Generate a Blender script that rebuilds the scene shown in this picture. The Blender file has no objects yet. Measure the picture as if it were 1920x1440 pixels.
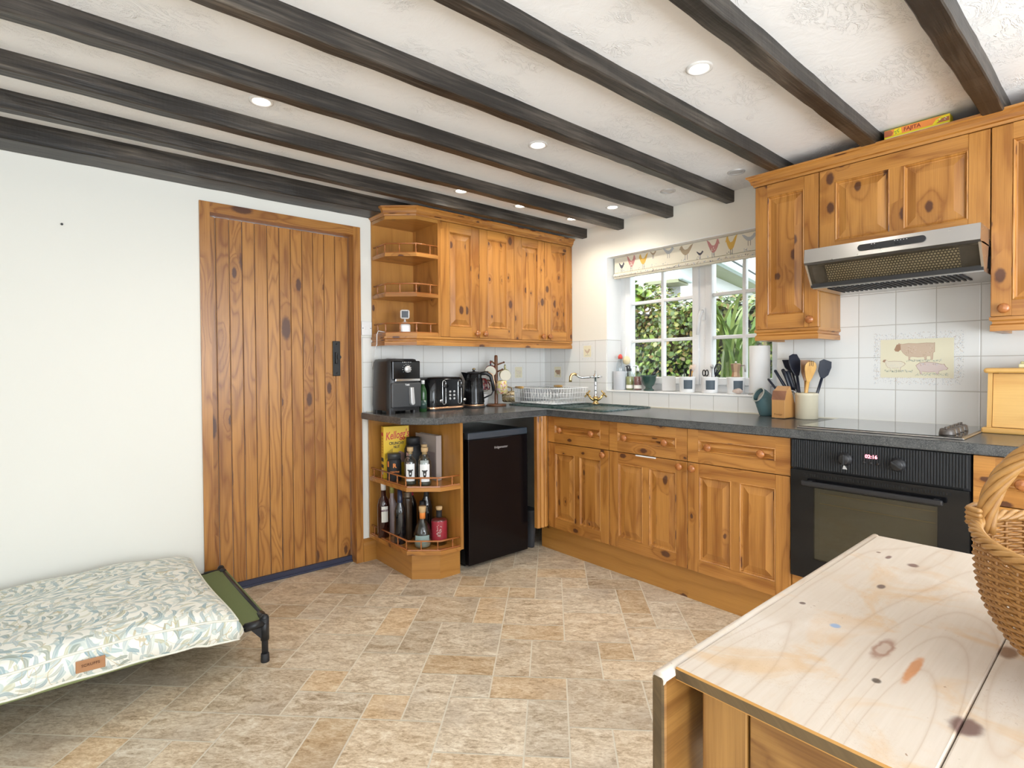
import bpy, bmesh, math, random
from mathutils import Vector, Matrix
random.seed(7)
S = bpy.context.scene
COL = S.collection
PI = math.pi

# ------------------------------------------------------------------ camera
cam_d = bpy.data.cameras.new('camera'); cam = bpy.data.objects.new('camera', cam_d); COL.objects.link(cam)
cR, cU, cF = Vector((0.75889, -0.65118, -0.00646)), Vector((0.015263, 0.007864, 0.999853)), Vector((0.651036, 0.758880, -0.015907))
cm = Matrix((cR, cU, -cF)).transposed().to_4x4(); cm.translation = Vector((-3.0214, -3.1202, 1.1902))
cam.matrix_world = cm
cam_d.sensor_width = 36; cam_d.lens = 1019.36 / 1920 * 36; cam_d.shift_y = -15.97 / 1920
cam_d.clip_start = 0.02
S.camera = cam
# ------------------------------------------------------------------ world, daylight, exposure
S.view_settings.view_transform = 'Standard'; S.view_settings.look = 'None'
S.view_settings.gamma = 1; S.view_settings.use_curve_mapping = False
S.view_settings.exposure = 0.0
W = bpy.data.worlds.new('overcast_sky'); S.world = W; W.use_nodes = True
wn = W.node_tree.nodes; wl = W.node_tree.links
bgn = wn['Background']; bgn.inputs['Color'].default_value = (0.88, 0.94, 1.0, 1); bgn.inputs['Strength'].default_value = 3.6

def area(name, loc, direction, sx, sy, power, color):
    d = bpy.data.lights.new(name, 'AREA'); d.shape = 'RECTANGLE'; d.size = sx; d.size_y = sy; d.energy = power; d.color = color
    o = bpy.data.objects.new(name, d); COL.objects.link(o); o.location = loc
    o.rotation_euler = Vector(direction).to_track_quat('-Z', 'Y').to_euler()
    return o
area('rear_daylight_fill', (-2.2, -5.27, 1.15), (0, 1, .75), 2.7, 1.8, 125, (0.86, 0.94, 1.0))  # added fill lamp at an unseen rear opening, tilted up to brighten the ceiling
area('side_daylight', (-4.66, -3.6, 1.3), (1, 0, .5), 1.9, 1.4, 7, (0.95, 0.97, 1.0))
sun_d = bpy.data.lights.new('hazy_sun', 'SUN'); sun_d.energy = 2.2; sun_d.angle = 0.3; sun_d.color = (1, 0.96, 0.88)
sun = bpy.data.objects.new('hazy_sun', sun_d); COL.objects.link(sun)
sun.rotation_euler = Vector((0.55, 0.5, -0.85)).to_track_quat('-Z', 'Y').to_euler(); sun.location = (-2, -8, 8)
wp = area('window_portal', (0.24, -1.225, 1.49), (-1, 0, 0), 1.15, 0.92, 1, (1, 1, 1)); wp.data.cycles.is_portal = True

# ------------------------------------------------------------------ helpers
OFF = {}
ID = Matrix.Identity(4)
def frame(o, u, v):
    u = Vector(u).normalized(); v = Vector(v).normalized(); w = u.cross(v)
    m = Matrix((u, v, w)).transposed().to_4x4(); m.translation = Vector(o); return m
def root_off(o):
    while o.parent: o = o.parent
    return OFF.get(o.name, Vector())
class MB:
    def __init__(s, M=None):
        s.bm = bmesh.new(); s.uv = s.bm.loops.layers.uv.new('UVMap'); s.M = M or ID; s.smooth_all = False
    def fin(s, faces, g, mi, seed, M, smooth):
        T = s.M @ M if M is not None else s.M
        if T != ID:
            vs = {v for f in faces for v in f.verts}
            bmesh.ops.transform(s.bm, matrix=T, verts=list(vs))
            g = (T.to_3x3() @ Vector(g)).normalized()
            if T.determinant() < 0: bmesh.ops.reverse_faces(s.bm, faces=faces)
        g = Vector(g).normalized()
        a0, b0 = (random.uniform(0, 60), random.uniform(0, 60)) if seed else (0, 0)
        for f in faces:
            f.normal_update(); n = f.normal; gg = g
            if abs(n.dot(g)) > .93: gg = n.orthogonal().normalized()
            b = n.cross(gg)
            if b.length < 1e-6: b = n.orthogonal()
            b.normalize()
            for l in f.loops:
                p = l.vert.co; l[s.uv].uv = (p.dot(gg) + a0, p.dot(b) + b0)
            f.material_index = mi; f.smooth = smooth
        return faces
    def poly(s, pts, mi=0, g=(1, 0, 0), seed=True, M=None, smooth=False):
        f = s.bm.faces.new([s.bm.verts.new(Vector(p)) for p in pts])
        return s.fin([f], g, mi, seed, M, smooth)
    def box(s, a, b, mi=0, g=None, bev=0, M=None, seed=True, smooth=False, seg=2):
        a = Vector(a); b = Vector(b)
        lo = Vector([min(a[i], b[i]) for i in range(3)]); hi = Vector([max(a[i], b[i]) for i in range(3)])
        d = hi - lo
        old = set(s.bm.faces) if bev else None
        vs = [s.bm.verts.new((lo.x if not i & 1 else hi.x, lo.y if not i & 2 else hi.y, lo.z if not i & 4 else hi.z)) for i in range(8)]
        fs = [s.bm.faces.new([vs[i] for i in q]) for q in ((0, 2, 3, 1), (4, 5, 7, 6), (0, 1, 5, 4), (2, 6, 7, 3), (0, 4, 6, 2), (1, 3, 7, 5))]
        if g is None:
            k = max(range(3), key=lambda i: d[i]); g = [0, 0, 0]; g[k] = 1
        if bev:
            es = list({e for f in fs for e in f.edges})
            r = bmesh.ops.bevel(s.bm, geom=es, offset=min(bev, min(d) * .49), segments=seg, profile=.5, affect='EDGES')
            fs = [f for f in s.bm.faces if f not in old]
        return s.fin(fs, g, mi, seed, M, smooth)
    def prism(s, poly, z0, z1, mi=0, g=(1, 0, 0), M=None, seed=True, smooth=False, bev=0):
        A = sum(poly[i][0] * poly[(i + 1) % len(poly)][1] - poly[(i + 1) % len(poly)][0] * poly[i][1] for i in range(len(poly)))
        if A < 0: poly = poly[::-1]
        old = set(s.bm.faces) if bev else None
        lo = [s.bm.verts.new((p[0], p[1], z0)) for p in poly]; hi = [s.bm.verts.new((p[0], p[1], z1)) for p in poly]
        n = len(poly)
        fs = [s.bm.faces.new(lo[::-1]), s.bm.faces.new(hi)] + [s.bm.faces.new((lo[i], lo[(i + 1) % n], hi[(i + 1) % n], hi[i])) for i in range(n)]
        if bev:
            es = list({e for e in fs[0].edges} | {e for e in fs[1].edges})
            r = bmesh.ops.bevel(s.bm, geom=es, offset=bev, segments=2, profile=.5, affect='EDGES')
            fs = [f for f in s.bm.faces if f not in old]
        return s.fin(fs, g, mi, seed, M, smooth)
    def lathe(s, prof, c=(0, 0, 0), n=20, mi=0, M=None, g=(0, 0, 1), seed=True, smooth=True, sx=1, sy=1, cap=True, arc=None):
        rings = []
        c = Vector(c)
        for r, z in prof:
            rings.append([s.bm.verts.new((c.x + max(r, 1e-5) * sx * math.cos(2 * PI * i / n), c.y + max(r, 1e-5) * sy * math.sin(2 * PI * i / n), c.z + z)) for i in range(n)])
        fs = []
        for k in range(len(rings) - 1):
            for i in range(n):
                fs.append(s.bm.faces.new((rings[k][i], rings[k][(i + 1) % n], rings[k + 1][(i + 1) % n], rings[k + 1][i])))
        if cap:
            if prof[0][0] > 1e-4: fs.append(s.bm.faces.new(rings[0][::-1]))
            if prof[-1][0] > 1e-4: fs.append(s.bm.faces.new(rings[-1]))
        s.fin(fs, g, mi, seed, M, smooth)
        if cap:
            for f in fs:
                if len(f.verts) > 4: f.smooth = False
        return fs
    def tube(s, pts, r, n=8, closed=False, mi=0, M=None, seed=True, smooth=True, ry=None, caps=(True, True)):
        pts = [Vector(p) for p in pts]; m = len(pts); rings = []
        R = r if isinstance(r, (list, tuple)) else [r] * m
        up = None
        for i, p in enumerate(pts):
            if closed: t = pts[(i + 1) % m] - pts[i - 1]
            else: t = pts[min(i + 1, m - 1)] - pts[max(i - 1, 0)]
            t.normalize()
            if up is None: up = t.orthogonal().normalized() if abs(t.z) > .9 else Vector((0, 0, 1))
            x = t.cross(up)
            if x.length < 1e-4: x = t.orthogonal()
            x.normalize(); y = x.cross(t).normalized(); up = y
            rings.append([s.bm.verts.new(p + (x * math.cos(2 * PI * k / n) + y * math.sin(2 * PI * k / n) * (ry or 1)) * R[i]) for k in range(n)])
        fs = []
        for i in range(m if closed else m - 1):
            a, b = rings[i], rings[(i + 1) % m]
            for k in range(n):
                fs.append(s.bm.faces.new((a[k], a[(k + 1) % n], b[(k + 1) % n], b[k])))
        if not closed:
            if caps[0]: fs.append(s.bm.faces.new(rings[0][::-1]))
            if caps[1]: fs.append(s.bm.faces.new(rings[-1]))
        bmesh.ops.recalc_face_normals(s.bm, faces=fs)
        g = (pts[min(1, m - 1)] - pts[0]); g = g if g.length > 0 else Vector((1, 0, 0))
        return s.fin(fs, g, mi, seed, M, smooth)
    def ball(s, c, r, n=12, mi=0, M=None, sz=1, smooth=True):
        k = max(4, n // 2)
        return s.lathe([(r * math.sin(PI * i / k), -r * sz * math.cos(PI * i / k)) for i in range(k + 1)], c, n, mi, M, smooth=smooth, cap=False)
    def sweep(s, path, prof, mi=0, closed_prof=False, top=True):
        # path: list of xy, outside on the right hand side of travel; prof: (out, z)
        n = len(path); rows = []
        P = [Vector((p[0], p[1])) for p in path]
        for i in range(n):
            d0 = (P[i] - P[i - 1]).normalized() if i else None
            d1 = (P[i + 1] - P[i]).normalized() if i < n - 1 else None
            if d0 is None: d0 = d1
            if d1 is None: d1 = d0
            n0 = Vector((d0.y, -d0.x)); n1 = Vector((d1.y, -d1.x)); b = (n0 + n1).normalized(); k = 1 / max(.3, b.dot(n0))
            rows.append([(P[i].x + b.x * k * o, P[i].y + b.y * k * o, z) for o, z in prof])
        for i in range(n - 1):
            a0, b0 = random.uniform(0, 60), random.uniform(0, 60)
            g = Vector((P[i + 1].x - P[i].x, P[i + 1].y - P[i].y, 0)).normalized()
            m = len(prof)
            A = [s.bm.verts.new(p) for p in rows[i]]; B = [s.bm.verts.new(p) for p in rows[i + 1]]
            fs = [s.bm.faces.new((A[k], B[k], B[(k + 1) % m], A[(k + 1) % m])) for k in range(m)]
            if i == 0: fs.append(s.bm.faces.new(A))
            if i == n - 2: fs.append(s.bm.faces.new(B[::-1]))
            bmesh.ops.recalc_face_normals(s.bm, faces=fs)
            s.fin(fs, g, mi, True, None, False)
    def text(s, t, size, M, mi=0, shear=0, depth=.0004, align='CENTER', sx=1, bold=0):
        cu = bpy.data.curves.new('t', 'FONT'); cu.body = t; cu.size = size; cu.align_x = align; cu.align_y = 'CENTER'; cu.shear = shear; cu.extrude = depth; cu.offset = bold; cu.resolution_u = 3
        o = bpy.data.objects.new('t', cu); COL.objects.link(o); bpy.context.view_layer.update()
        me = bpy.data.meshes.new_from_object(o.evaluated_get(bpy.context.evaluated_depsgraph_get()))
        bpy.data.objects.remove(o); bpy.data.curves.remove(cu)
        vs = [s.bm.verts.new((v.co.x * sx, v.co.y, v.co.z)) for v in me.vertices]; fs = []
        for p in me.polygons:
            try: fs.append(s.bm.faces.new([vs[i] for i in p.vertices]))
            except ValueError: pass
        bpy.data.meshes.remove(me)
        s.fin(fs, (1, 0, 0), mi, False, M, False)
        return s
    def build(s, name, mats, parent=None, kind=None, local=False, wn=False):
        me = bpy.data.meshes.new(name)
        if parent is not None and not local:
            bmesh.ops.translate(s.bm, verts=s.bm.verts, vec=-root_off(parent))
        s.bm.to_mesh(me); s.bm.free()
        for m in (mats if isinstance(mats, (list, tuple)) else [mats]): me.materials.append(m)
        o = bpy.data.objects.new(name, me); COL.objects.link(o)
        if parent is not None: o.parent = parent
        if kind: o['kind'] = kind
        return o
def thing(name, label, cat, loc=(0, 0, 0), rz=0, group=None):
    o = bpy.data.objects.new(name, None); COL.objects.link(o); o.empty_display_size = .05
    o.location = loc; o.rotation_euler = (0, 0, rz); o['label'] = label; o['category'] = cat
    if group: o['group'] = group
    OFF[o.name] = Vector(loc)
    return o
def tag(o, label, cat, group=None, kind=None):
    o['label'] = label; o['category'] = cat
    if group: o['group'] = group
    if kind: o['kind'] = kind
    return o
def recentre(o, loc):
    # gives a one-mesh thing an origin at its base
    loc = Vector(loc); o.data.transform(Matrix.Translation(-loc)); o.location = loc; return o
def dup(root, loc, rz=0, label=None):
    r = root.copy(); COL.objects.link(r); r.location = loc; r.rotation_euler = (0, 0, rz)
    if label: r['label'] = label
    for ch in list(root.children):
        c = ch.copy(); COL.objects.link(c); c.parent = r
        for g in ch.children:
            d = g.copy(); COL.objects.link(d); d.parent = c
    return r

# ------------------------------------------------------------------ materials
class NT:
    def __init__(s, name):
        s.m = bpy.data.materials.new(name); s.m.use_nodes = True
        s.t = s.m.node_tree; s.b = s.t.nodes['Principled BSDF']; s.out = s.t.nodes['Material Output']
    def n(s, typ, **kw):
        x = s.t.nodes.new(typ)
        for k, v in kw.items(): setattr(x, k, v)
        return x
    def set(s, sock, v):
        if hasattr(v, 'is_output') or isinstance(v, bpy.types.NodeSocket): s.t.links.new(v, sock)
        elif isinstance(v, (tuple, list)) and len(v) == 3 and sock.type == 'RGBA': sock.default_value = (*v, 1)
        else: sock.default_value = v
    def math(s, op, a, b=0, c=0, clamp=False):
        x = s.n('ShaderNodeMath', operation=op, use_clamp=clamp)
        for i, v in enumerate((a, b, c)): s.set(x.inputs[i], v)
        return x.outputs[0]
    def mix(s, f, a, b, typ='MIX'):
        x = s.n('ShaderNodeMix', data_type='RGBA', blend_type=typ)
        s.set(x.inputs['Factor'], f); s.set(x.inputs[6], a); s.set(x.inputs[7], b); return x.outputs[2]
    def step(s, v, lo, hi):
        x = s.n('ShaderNodeMapRange', interpolation_type='SMOOTHSTEP'); x.clamp = True
        s.set(x.inputs['Value'], v); s.set(x.inputs['From Min'], lo); s.set(x.inputs['From Max'], hi); return x.outputs['Result']
    def noise(s, vec, scale=1, detail=3, rough=.5, dist=0):
        x = s.n('ShaderNodeTexNoise'); s.set(x.inputs['Vector'], vec); x.inputs['Scale'].default_value = scale
        x.inputs['Detail'].default_value = detail; x.inputs['Roughness'].default_value = rough; x.inputs['Distortion'].default_value = dist
        return x.outputs['Fac']
    def vec(s, a, b, c=0):
        x = s.n('ShaderNodeCombineXYZ')
        for i, v in enumerate((a, b, c)): s.set(x.inputs[i], v)
        return x.outputs[0]
    def sep(s, v):
        x = s.n('ShaderNodeSeparateXYZ'); s.set(x.inputs[0], v); return x.outputs
    def coord(s, k='UV'):
        return s.n('ShaderNodeTexCoord').outputs[k]
    def ramp(s, f, stops):
        x = s.n('ShaderNodeValToRGB'); s.set(x.inputs[0], f); e = x.color_ramp.elements
        while len(e) < len(stops): e.new(.5)
        for q, (p, c) in zip(e, stops): q.position = p; q.color = (*c, 1)
        return x.outputs[0]
    def bump(s, h, strength=.3, dist=.002):
        x = s.n('ShaderNodeBump'); s.set(x.inputs['Height'], h); x.inputs['Strength'].default_value = strength; x.inputs['Distance'].default_value = dist
        s.t.links.new(x.outputs[0], s.b.inputs['Normal'])
    def p(s, **kw):
        for k, v in kw.items(): s.set(s.b.inputs[k.replace('_', ' ')], v)
        return s
def plain(name, c, rough=.5, metal=0, spec=.5, coat=0, **kw):
    t = NT(name); t.p(Base_Color=c, Roughness=rough, Metallic=metal); t.b.inputs['Specular IOR Level'].default_value = spec
    t.b.inputs['Coat Weight'].default_value = coat; t.b.inputs['Coat Roughness'].default_value = .08
    for k, v in kw.items(): t.set(t.b.inputs[k.replace('_', ' ')], v)
    # faint wear so nothing is perfectly flat
    nz = t.noise(t.coord('Object'), 35, 2); va = .12 if metal < .5 else .03; t.set(t.b.inputs['Roughness'], t.math('ADD', t.math('MULTIPLY', nz, va), max(0, rough - va / 2)))
    return t.m
def wood(name, light, dark, knot=(.07, .02, .008), rough=.38, kr=.11, kp=.45, ka=4.5, kb=9., ring=7., coat=.30, bump=.15, contrast=1.):
    t = NT(name); u, v, _ = t.sep(t.coord('UV'))
    warp = t.noise(t.vec(t.math('MULTIPLY', u, 1.4), t.math('MULTIPLY', v, 7)), 1, 2)
    vo = t.n('ShaderNodeTexVoronoi', voronoi_dimensions='2D'); t.set(vo.inputs['Vector'], t.vec(t.math('MULTIPLY', u, ka), t.math('MULTIPLY', v, kb))); vo.inputs['Scale'].default_value = 1
    dist = vo.outputs['Distance']; rnd = t.sep(vo.outputs['Color'])
    act = t.math('LESS_THAN', rnd[0], kp)
    rad = t.math('MULTIPLY', t.math('ADD', t.math('MULTIPLY', rnd[1], .8), .35), kr)
    wob = t.math('MULTIPLY', t.math('SUBTRACT', t.noise(t.vec(u, v), 70, 2), .5), .05)
    dd = t.math('ADD', dist, wob)
    kn = t.math('MULTIPLY', t.math('SUBTRACT', 1, t.step(dd, t.math('MULTIPLY', rad, .55), rad)), act)
    halo = t.math('MULTIPLY', t.math('SUBTRACT', 1, t.step(dd, rad, t.math('MULTIPLY', rad, 3.2))), act)
    bend = t.math('ADD', t.math('MULTIPLY', warp, 1.0), t.math('MULTIPLY', halo, .25))
    rg = t.noise(t.vec(t.math('MULTIPLY', u, .33), t.math('MULTIPLY', v, 3), bend), 1.5, 1)
    lines = t.math('PINGPONG', t.math('MULTIPLY', rg, ring * 2), 1.0)
    lines = t.math('POWER', lines, 2.2)
    fib = t.noise(t.vec(t.math('MULTIPLY', u, 5), t.math('MULTIPLY', v, 190)), 1, 3, .6)
    tone = t.noise(t.vec(t.math('MULTIPLY', u, .35), t.math('MULTIPLY', v, 2.3)), 2, 2)
    f = t.math('ADD', t.math('MULTIPLY', lines, .62 * contrast), t.math('MULTIPLY', t.math('SUBTRACT', fib, .40), 1.1 * contrast))
    f = t.math('ADD', f, t.math('MULTIPLY', t.math('SUBTRACT', tone, .40), 1.3 * contrast), clamp=True)
    c = t.mix(f, light, dark)
    c = t.mix(t.math('MULTIPLY', halo, .35), c, dark)
    c = t.mix(t.math('MULTIPLY', kn, .92), c, knot)
    t.p(Base_Color=c, Roughness=rough); t.b.inputs['Coat Weight'].default_value = coat; t.b.inputs['Coat Roughness'].default_value = .25
    t.bump(t.math('ADD', f, t.math('MULTIPLY', kn, .5)), bump, .001)
    return t.m
M_pine = wood('honey_pine', (.52, .235, .050), (.27, .095, .014), kr=.14, kp=.72, ka=4.4, kb=7.5)
M_pinev = wood('honey_pine_veneer', (.47, .22, .046), (.29, .115, .019), kp=.2, ka=3, kb=6, kr=.07, contrast=.7)
M_pined = wood('door_pine', (.50, .23, .05), (.25, .088, .015), ka=2.6, kb=6.5, kr=.20, kp=.42, ring=14, contrast=1.05)
M_pinet = wood('light_pine', (.72, .43, .13), (.58, .30, .075), kp=.15, kr=.06, ka=3, kb=6)
M_pinefr = wood('table_pine', (.38, .195, .052), (.18, .075, .016), kp=.3, ka=3, kb=5, ring=9)
M_knob = wood('turned_pine_knob', (.46, .17, .045), (.28, .085, .02), kp=0, rough=.22, coat=.5)
M_beamM = None
def mk_beam():
    t = NT('dark_stained_beam'); u, v, _ = t.sep(t.coord('UV'))
    fib = t.noise(t.vec(t.math('MULTIPLY', u, 3), t.math('MULTIPLY', v, 85), t.noise(t.vec(t.math('MULTIPLY', u, 2.5), t.math('MULTIPLY', v, 9)), 1, 2)), 1, 4, .65)
    big = t.noise(t.vec(t.math('MULTIPLY', u, 2), t.math('MULTIPLY', v, 8)), 1, 3)
    saw = t.noise(t.vec(t.math('MULTIPLY', u, 60), t.math('MULTIPLY', v, 3)), 1, 1)
    f = t.math('ADD', t.math('MULTIPLY', fib, .7), t.math('MULTIPLY', big, .5))
    c = t.ramp(f, [(.36, (.007, .006, .005)), (.56, (.020, .016, .013)), (.70, (.062, .051, .041)), (.88, (.20, .165, .13))])
    t.p(Base_Color=c, Roughness=.42); t.bump(t.math('ADD', fib, t.math('MULTIPLY', saw, .3)), .7, .003); return t.m
M_beam = mk_beam()
def mk_plaster(name, c, amt, scale, marks=False):
    t = NT(name); P = t.coord('Object')
    a = t.noise(P, scale, 5, .62, .6); b = t.noise(P, scale * .22, 3, .5, 1.2)
    h = t.math('ADD', a, b)
    if marks:
        x, y, z = t.sep(P); q = t.noise(t.vec(t.math('MULTIPLY', x, 9), t.math('MULTIPLY', y, 16)), 1, 4, .7, 2.2)
        ridge = t.math('SUBTRACT', 1, t.step(t.math('ABSOLUTE', t.math('SUBTRACT', q, .5)), 0, .035))
        gate = t.step(t.noise(P, 4.3, 2), .50, .62)
        ridge = t.math('MULTIPLY', ridge, gate); h = t.math('ADD', h, t.math('MULTIPLY', ridge, 2.6))
    t.p(Base_Color=c, Roughness=.85); t.b.inputs['Specular IOR Level'].default_value = .2; t.bump(h, amt, .006); return t.m
M_ceil = mk_plaster('textured_white_ceiling', (.90, .90, .905), .45, 16, True)
M_wall = mk_plaster('cream_wall_paint', (.80, .795, .745), .06, 8)
M_wallr = mk_plaster('magnolia_wall_paint', (.84, .81, .73), .06, 8)
def mk_tiles(name, ax, o1, o2, p=.1523):
    t = NT(name); P = t.sep(t.coord('Object')); a = P[ax]; z = P[2]
    def cell(c, o): return t.math('MODULO', t.math('ADD', t.math('SUBTRACT', c, o), 30 * p), p)
    def near(c): return t.math('MINIMUM', c, t.math('SUBTRACT', p, c))
    d = t.math('MINIMUM', near(cell(a, o1)), near(cell(z, o2)))
    gr = t.math('SUBTRACT', 1, t.step(d, .0012, .0022))
    c = t.mix(gr, (.83, .83, .81), (.52, .50, .46))
    t.p(Base_Color=c, Roughness=t.math('ADD', t.math('MULTIPLY', gr, .5), .12))
    hb = t.math('ADD', t.step(d, .0, .006), t.math('MULTIPLY', t.noise(t.coord('Object'), 9, 2), .25)); t.bump(hb, .25, .002); return t.m
M_tileL = mk_tiles('white_wall_tiles_left', 0, -.055, .9185)
M_tileR = mk_tiles('white_wall_tiles_right', 1, -.0745, .9185)
def mk_floor():
    t = NT('stone_effect_vinyl'); P = t.coord('Object'); x, y, z = t.sep(P)
    at = t.n('ShaderNodeAttribute', attribute_name='tone'); tr, tg, tb = t.sep(at.outputs['Color'])
    ca, sa = math.cos(math.radians(45.25)), math.sin(math.radians(45.25))
    a = t.math('ADD', t.math('MULTIPLY', x, ca), t.math('MULTIPLY', y, sa)); b = t.math('SUBTRACT', t.math('MULTIPLY', y, ca), t.math('MULTIPLY', x, sa))
    sh = t.math('MULTIPLY', tb, 40)
    v1 = t.noise(t.vec(t.math('ADD', t.math('MULTIPLY', a, 24), sh), t.math('MULTIPLY', b, 10), sh), 1, 6, .70, 1.1)
    v2 = t.noise(t.vec(t.math('ADD', t.math('MULTIPLY', a, 120), sh), t.math('MULTIPLY', b, 55), sh), 1, 4, .74, .7)
    f = t.math('ADD', t.math('MULTIPLY', v1, .52), t.math('MULTIPLY', v2, .50))
    g1 = t.ramp(f, [(.36, (.30, .225, .145)), (.46, (.55, .45, .325)), (.54, (.74, .64, .50)), (.66, (.92, .86, .73))])
    o1 = t.ramp(f, [(.36, (.33, .21, .11)), (.46, (.58, .41, .24)), (.54, (.72, .55, .36)), (.66, (.90, .79, .60))])
    c = t.mix(tr, g1, o1)
    c = t.mix(t.math('MULTIPLY', t.step(t.noise(t.vec(t.math('MULTIPLY', x, 3), t.math('MULTIPLY', y, 3), sh), 1, 2), .5, .7), .35), c, (.42, .36, .30))
    c = t.mix(1, c, t.vec(tg, tg, tg), 'MULTIPLY')
    t.p(Base_Color=c, Roughness=t.math('ADD', .30, t.math('MULTIPLY', v2, .25))); t.bump(f, .25, .002); return t.m
M_floor = mk_floor()
M_grout = plain('floor_grout', (.76, .70, .58), .6)
def mk_worktop():
    t = NT('slate_laminate'); P = t.coord('Object')
    n1 = t.noise(P, 9, 4, .6, .8); n2 = t.noise(P, 38, 5, .7, 2.6)
    ve = t.math('SUBTRACT', 1, t.step(t.math('ABSOLUTE', t.math('SUBTRACT', n2, .5)), .0, .03))
    sp = t.noise(P, 260, 2)
    c = t.ramp(n1, [(.3, (.036, .040, .044)), (.7, (.085, .088, .09))])
    c = t.mix(t.math('MULTIPLY', ve, .30), c, (.30, .30, .28)); c = t.mix(t.math('MULTIPLY', t.step(sp, .56, .7), .3), c, (.33, .32, .30))
    t.p(Base_Color=c, Roughness=.24); t.bump(sp, .05, .001); return t.m
M_top = mk_worktop()
M_blackgl = plain('gloss_black', (.006, .006, .007), .09, spec=.35, coat=.15)
M_black = plain('satin_black_plastic', (.018, .018, .020), .35)
M_blackm = plain('matt_black', (.015, .015, .017), .6)
M_dgrey = plain('dark_grey_plastic', (.05, .052, .056), .45)
M_fridge = plain('fridge_black', (.007, .005, .0055), .22, spec=.22)
M_chrome = plain('chrome', (.75, .75, .76), .12, 1)
M_steel = plain('brushed_steel', (.62, .61, .60), .28, 1)
M_silver = plain('silver_plastic', (.62, .62, .63), .3, .4)
M_bronze = plain('rose_gold_trim', (.75, .44, .27), .25, .9)
M_brass = plain('antique_brass', (.70, .50, .22), .22, 1)
M_white = plain('white_gloss', (.85, .85, .85), .2)
M_whitem = plain('white_matt', (.86, .86, .85), .55)
M_upvc = plain('white_upvc', (.86, .87, .88), .25)
M_wire = plain('white_coated_wire', (.88, .88, .88), .3)
M_cream = plain('cream_glaze', (.78, .74, .62), .18)
M_stone = plain('stoneware', (.62, .56, .42), .3)
M_green = plain('dark_green_marble', (.035, .075, .062), .25)
M_sink = plain('dark_green_composite', (.018, .05, .048), .28)
M_teal = plain('teal_glaze', (.10, .19, .21), .25)
M_navy = plain('dark_navy_plastic', (.012, .016, .03), .3)
M_cork = plain('cork', (.62, .43, .22), .7)
M_yellow = plain('yellow_card', (.85, .55, .03), .45)
M_yellowb = plain('bright_yellow_card', (.85, .72, .02), .4)
M_orange = plain('orange_print', (.85, .28, .06), .45)
M_red = plain('red_print', (.62, .03, .03), .45)
M_ink = plain('black_print', (.012, .012, .012), .5)
M_inkw = plain('white_print', (.85, .85, .85), .5)
M_paper = plain('paper_label', (.82, .80, .74), .6)
M_labelw = plain('white_label', (.86, .88, .90), .5)
M_greyb = plain('grey_book_cover', (.42, .36, .33), .5)
M_green_c = plain('sage_green_canvas', (.30, .36, .17), .7)
M_bedtube = plain('black_steel_tube', (.012, .013, .016), .4)
M_leather = plain('tan_leather_tag', (.42, .21, .10), .6)
M_bristle = plain('pale_bristle', (.78, .66, .42), .8)
M_slot = plain('deep_black', (.004, .004, .004), .8)
M_iron = plain('black_wrought_iron', (.01, .01, .01), .42)
M_slate = plain('slate_panel', (.07, .095, .12), .5)
M_shell = plain('shell_pink', (.62, .50, .44), .6)
M_bin = plain('dark_grey_bin', (.045, .047, .055), .5)
def glassy(name, tint, rough=0, mixg=.12, thick=None):
    t = NT(name); tr = t.n('ShaderNodeBsdfTransparent'); tr.inputs[0].default_value = (*tint, 1)
    gl = t.n('ShaderNodeBsdfGlossy'); gl.inputs['Roughness'].default_value = .03 + rough
    fr = t.math('MULTIPLY', t.math('POWER', t.n('ShaderNodeLayerWeight').outputs['Facing'], 3.0), .6)
    mx = t.n('ShaderNodeMixShader'); t.set(mx.inputs[0], t.math('ADD', fr, mixg + .03, clamp=True))
    t.t.links.new(tr.outputs[0], mx.inputs[1]); t.t.links.new(gl.outputs[0], mx.inputs[2]); t.t.links.new(mx.outputs[0], t.out.inputs[0]); return t.m
M_pane = glassy('window_glass', (.98, .99, .99), mixg=0)
M_smoke = glassy('smoked_glass', (.68, .66, .62), mixg=.03)
M_ovengl = glassy('oven_glass', (.60, .58, .52), mixg=.03)
M_clear = glassy('clear_bottle_glass', (.86, .90, .89), mixg=.05)
M_frost = glassy('clear_plastic', (.88, .92, .95), mixg=.06)
def emis(name, c, s):
    t = NT(name); t.p(Base_Color=(.8, .8, .8)); t.set(t.b.inputs['Emission Color'], c); t.b.inputs['Emission Strength'].default_value = s; return t.m
M_lamp = emis('lit_lamp', (1, .93, .80), 12)
M_led = emis('red_led', (1, .02, .12), 3.0)
# ------------------------------------------------------------------ room shell
ZC = 2.195; XB, YF = -4.6, -5.2
def shell(name, boxes, mat):
    b = MB()
    for q in boxes: b.box(q[:3], q[3:])
    return b.build(name, mat, kind='structure')
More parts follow.
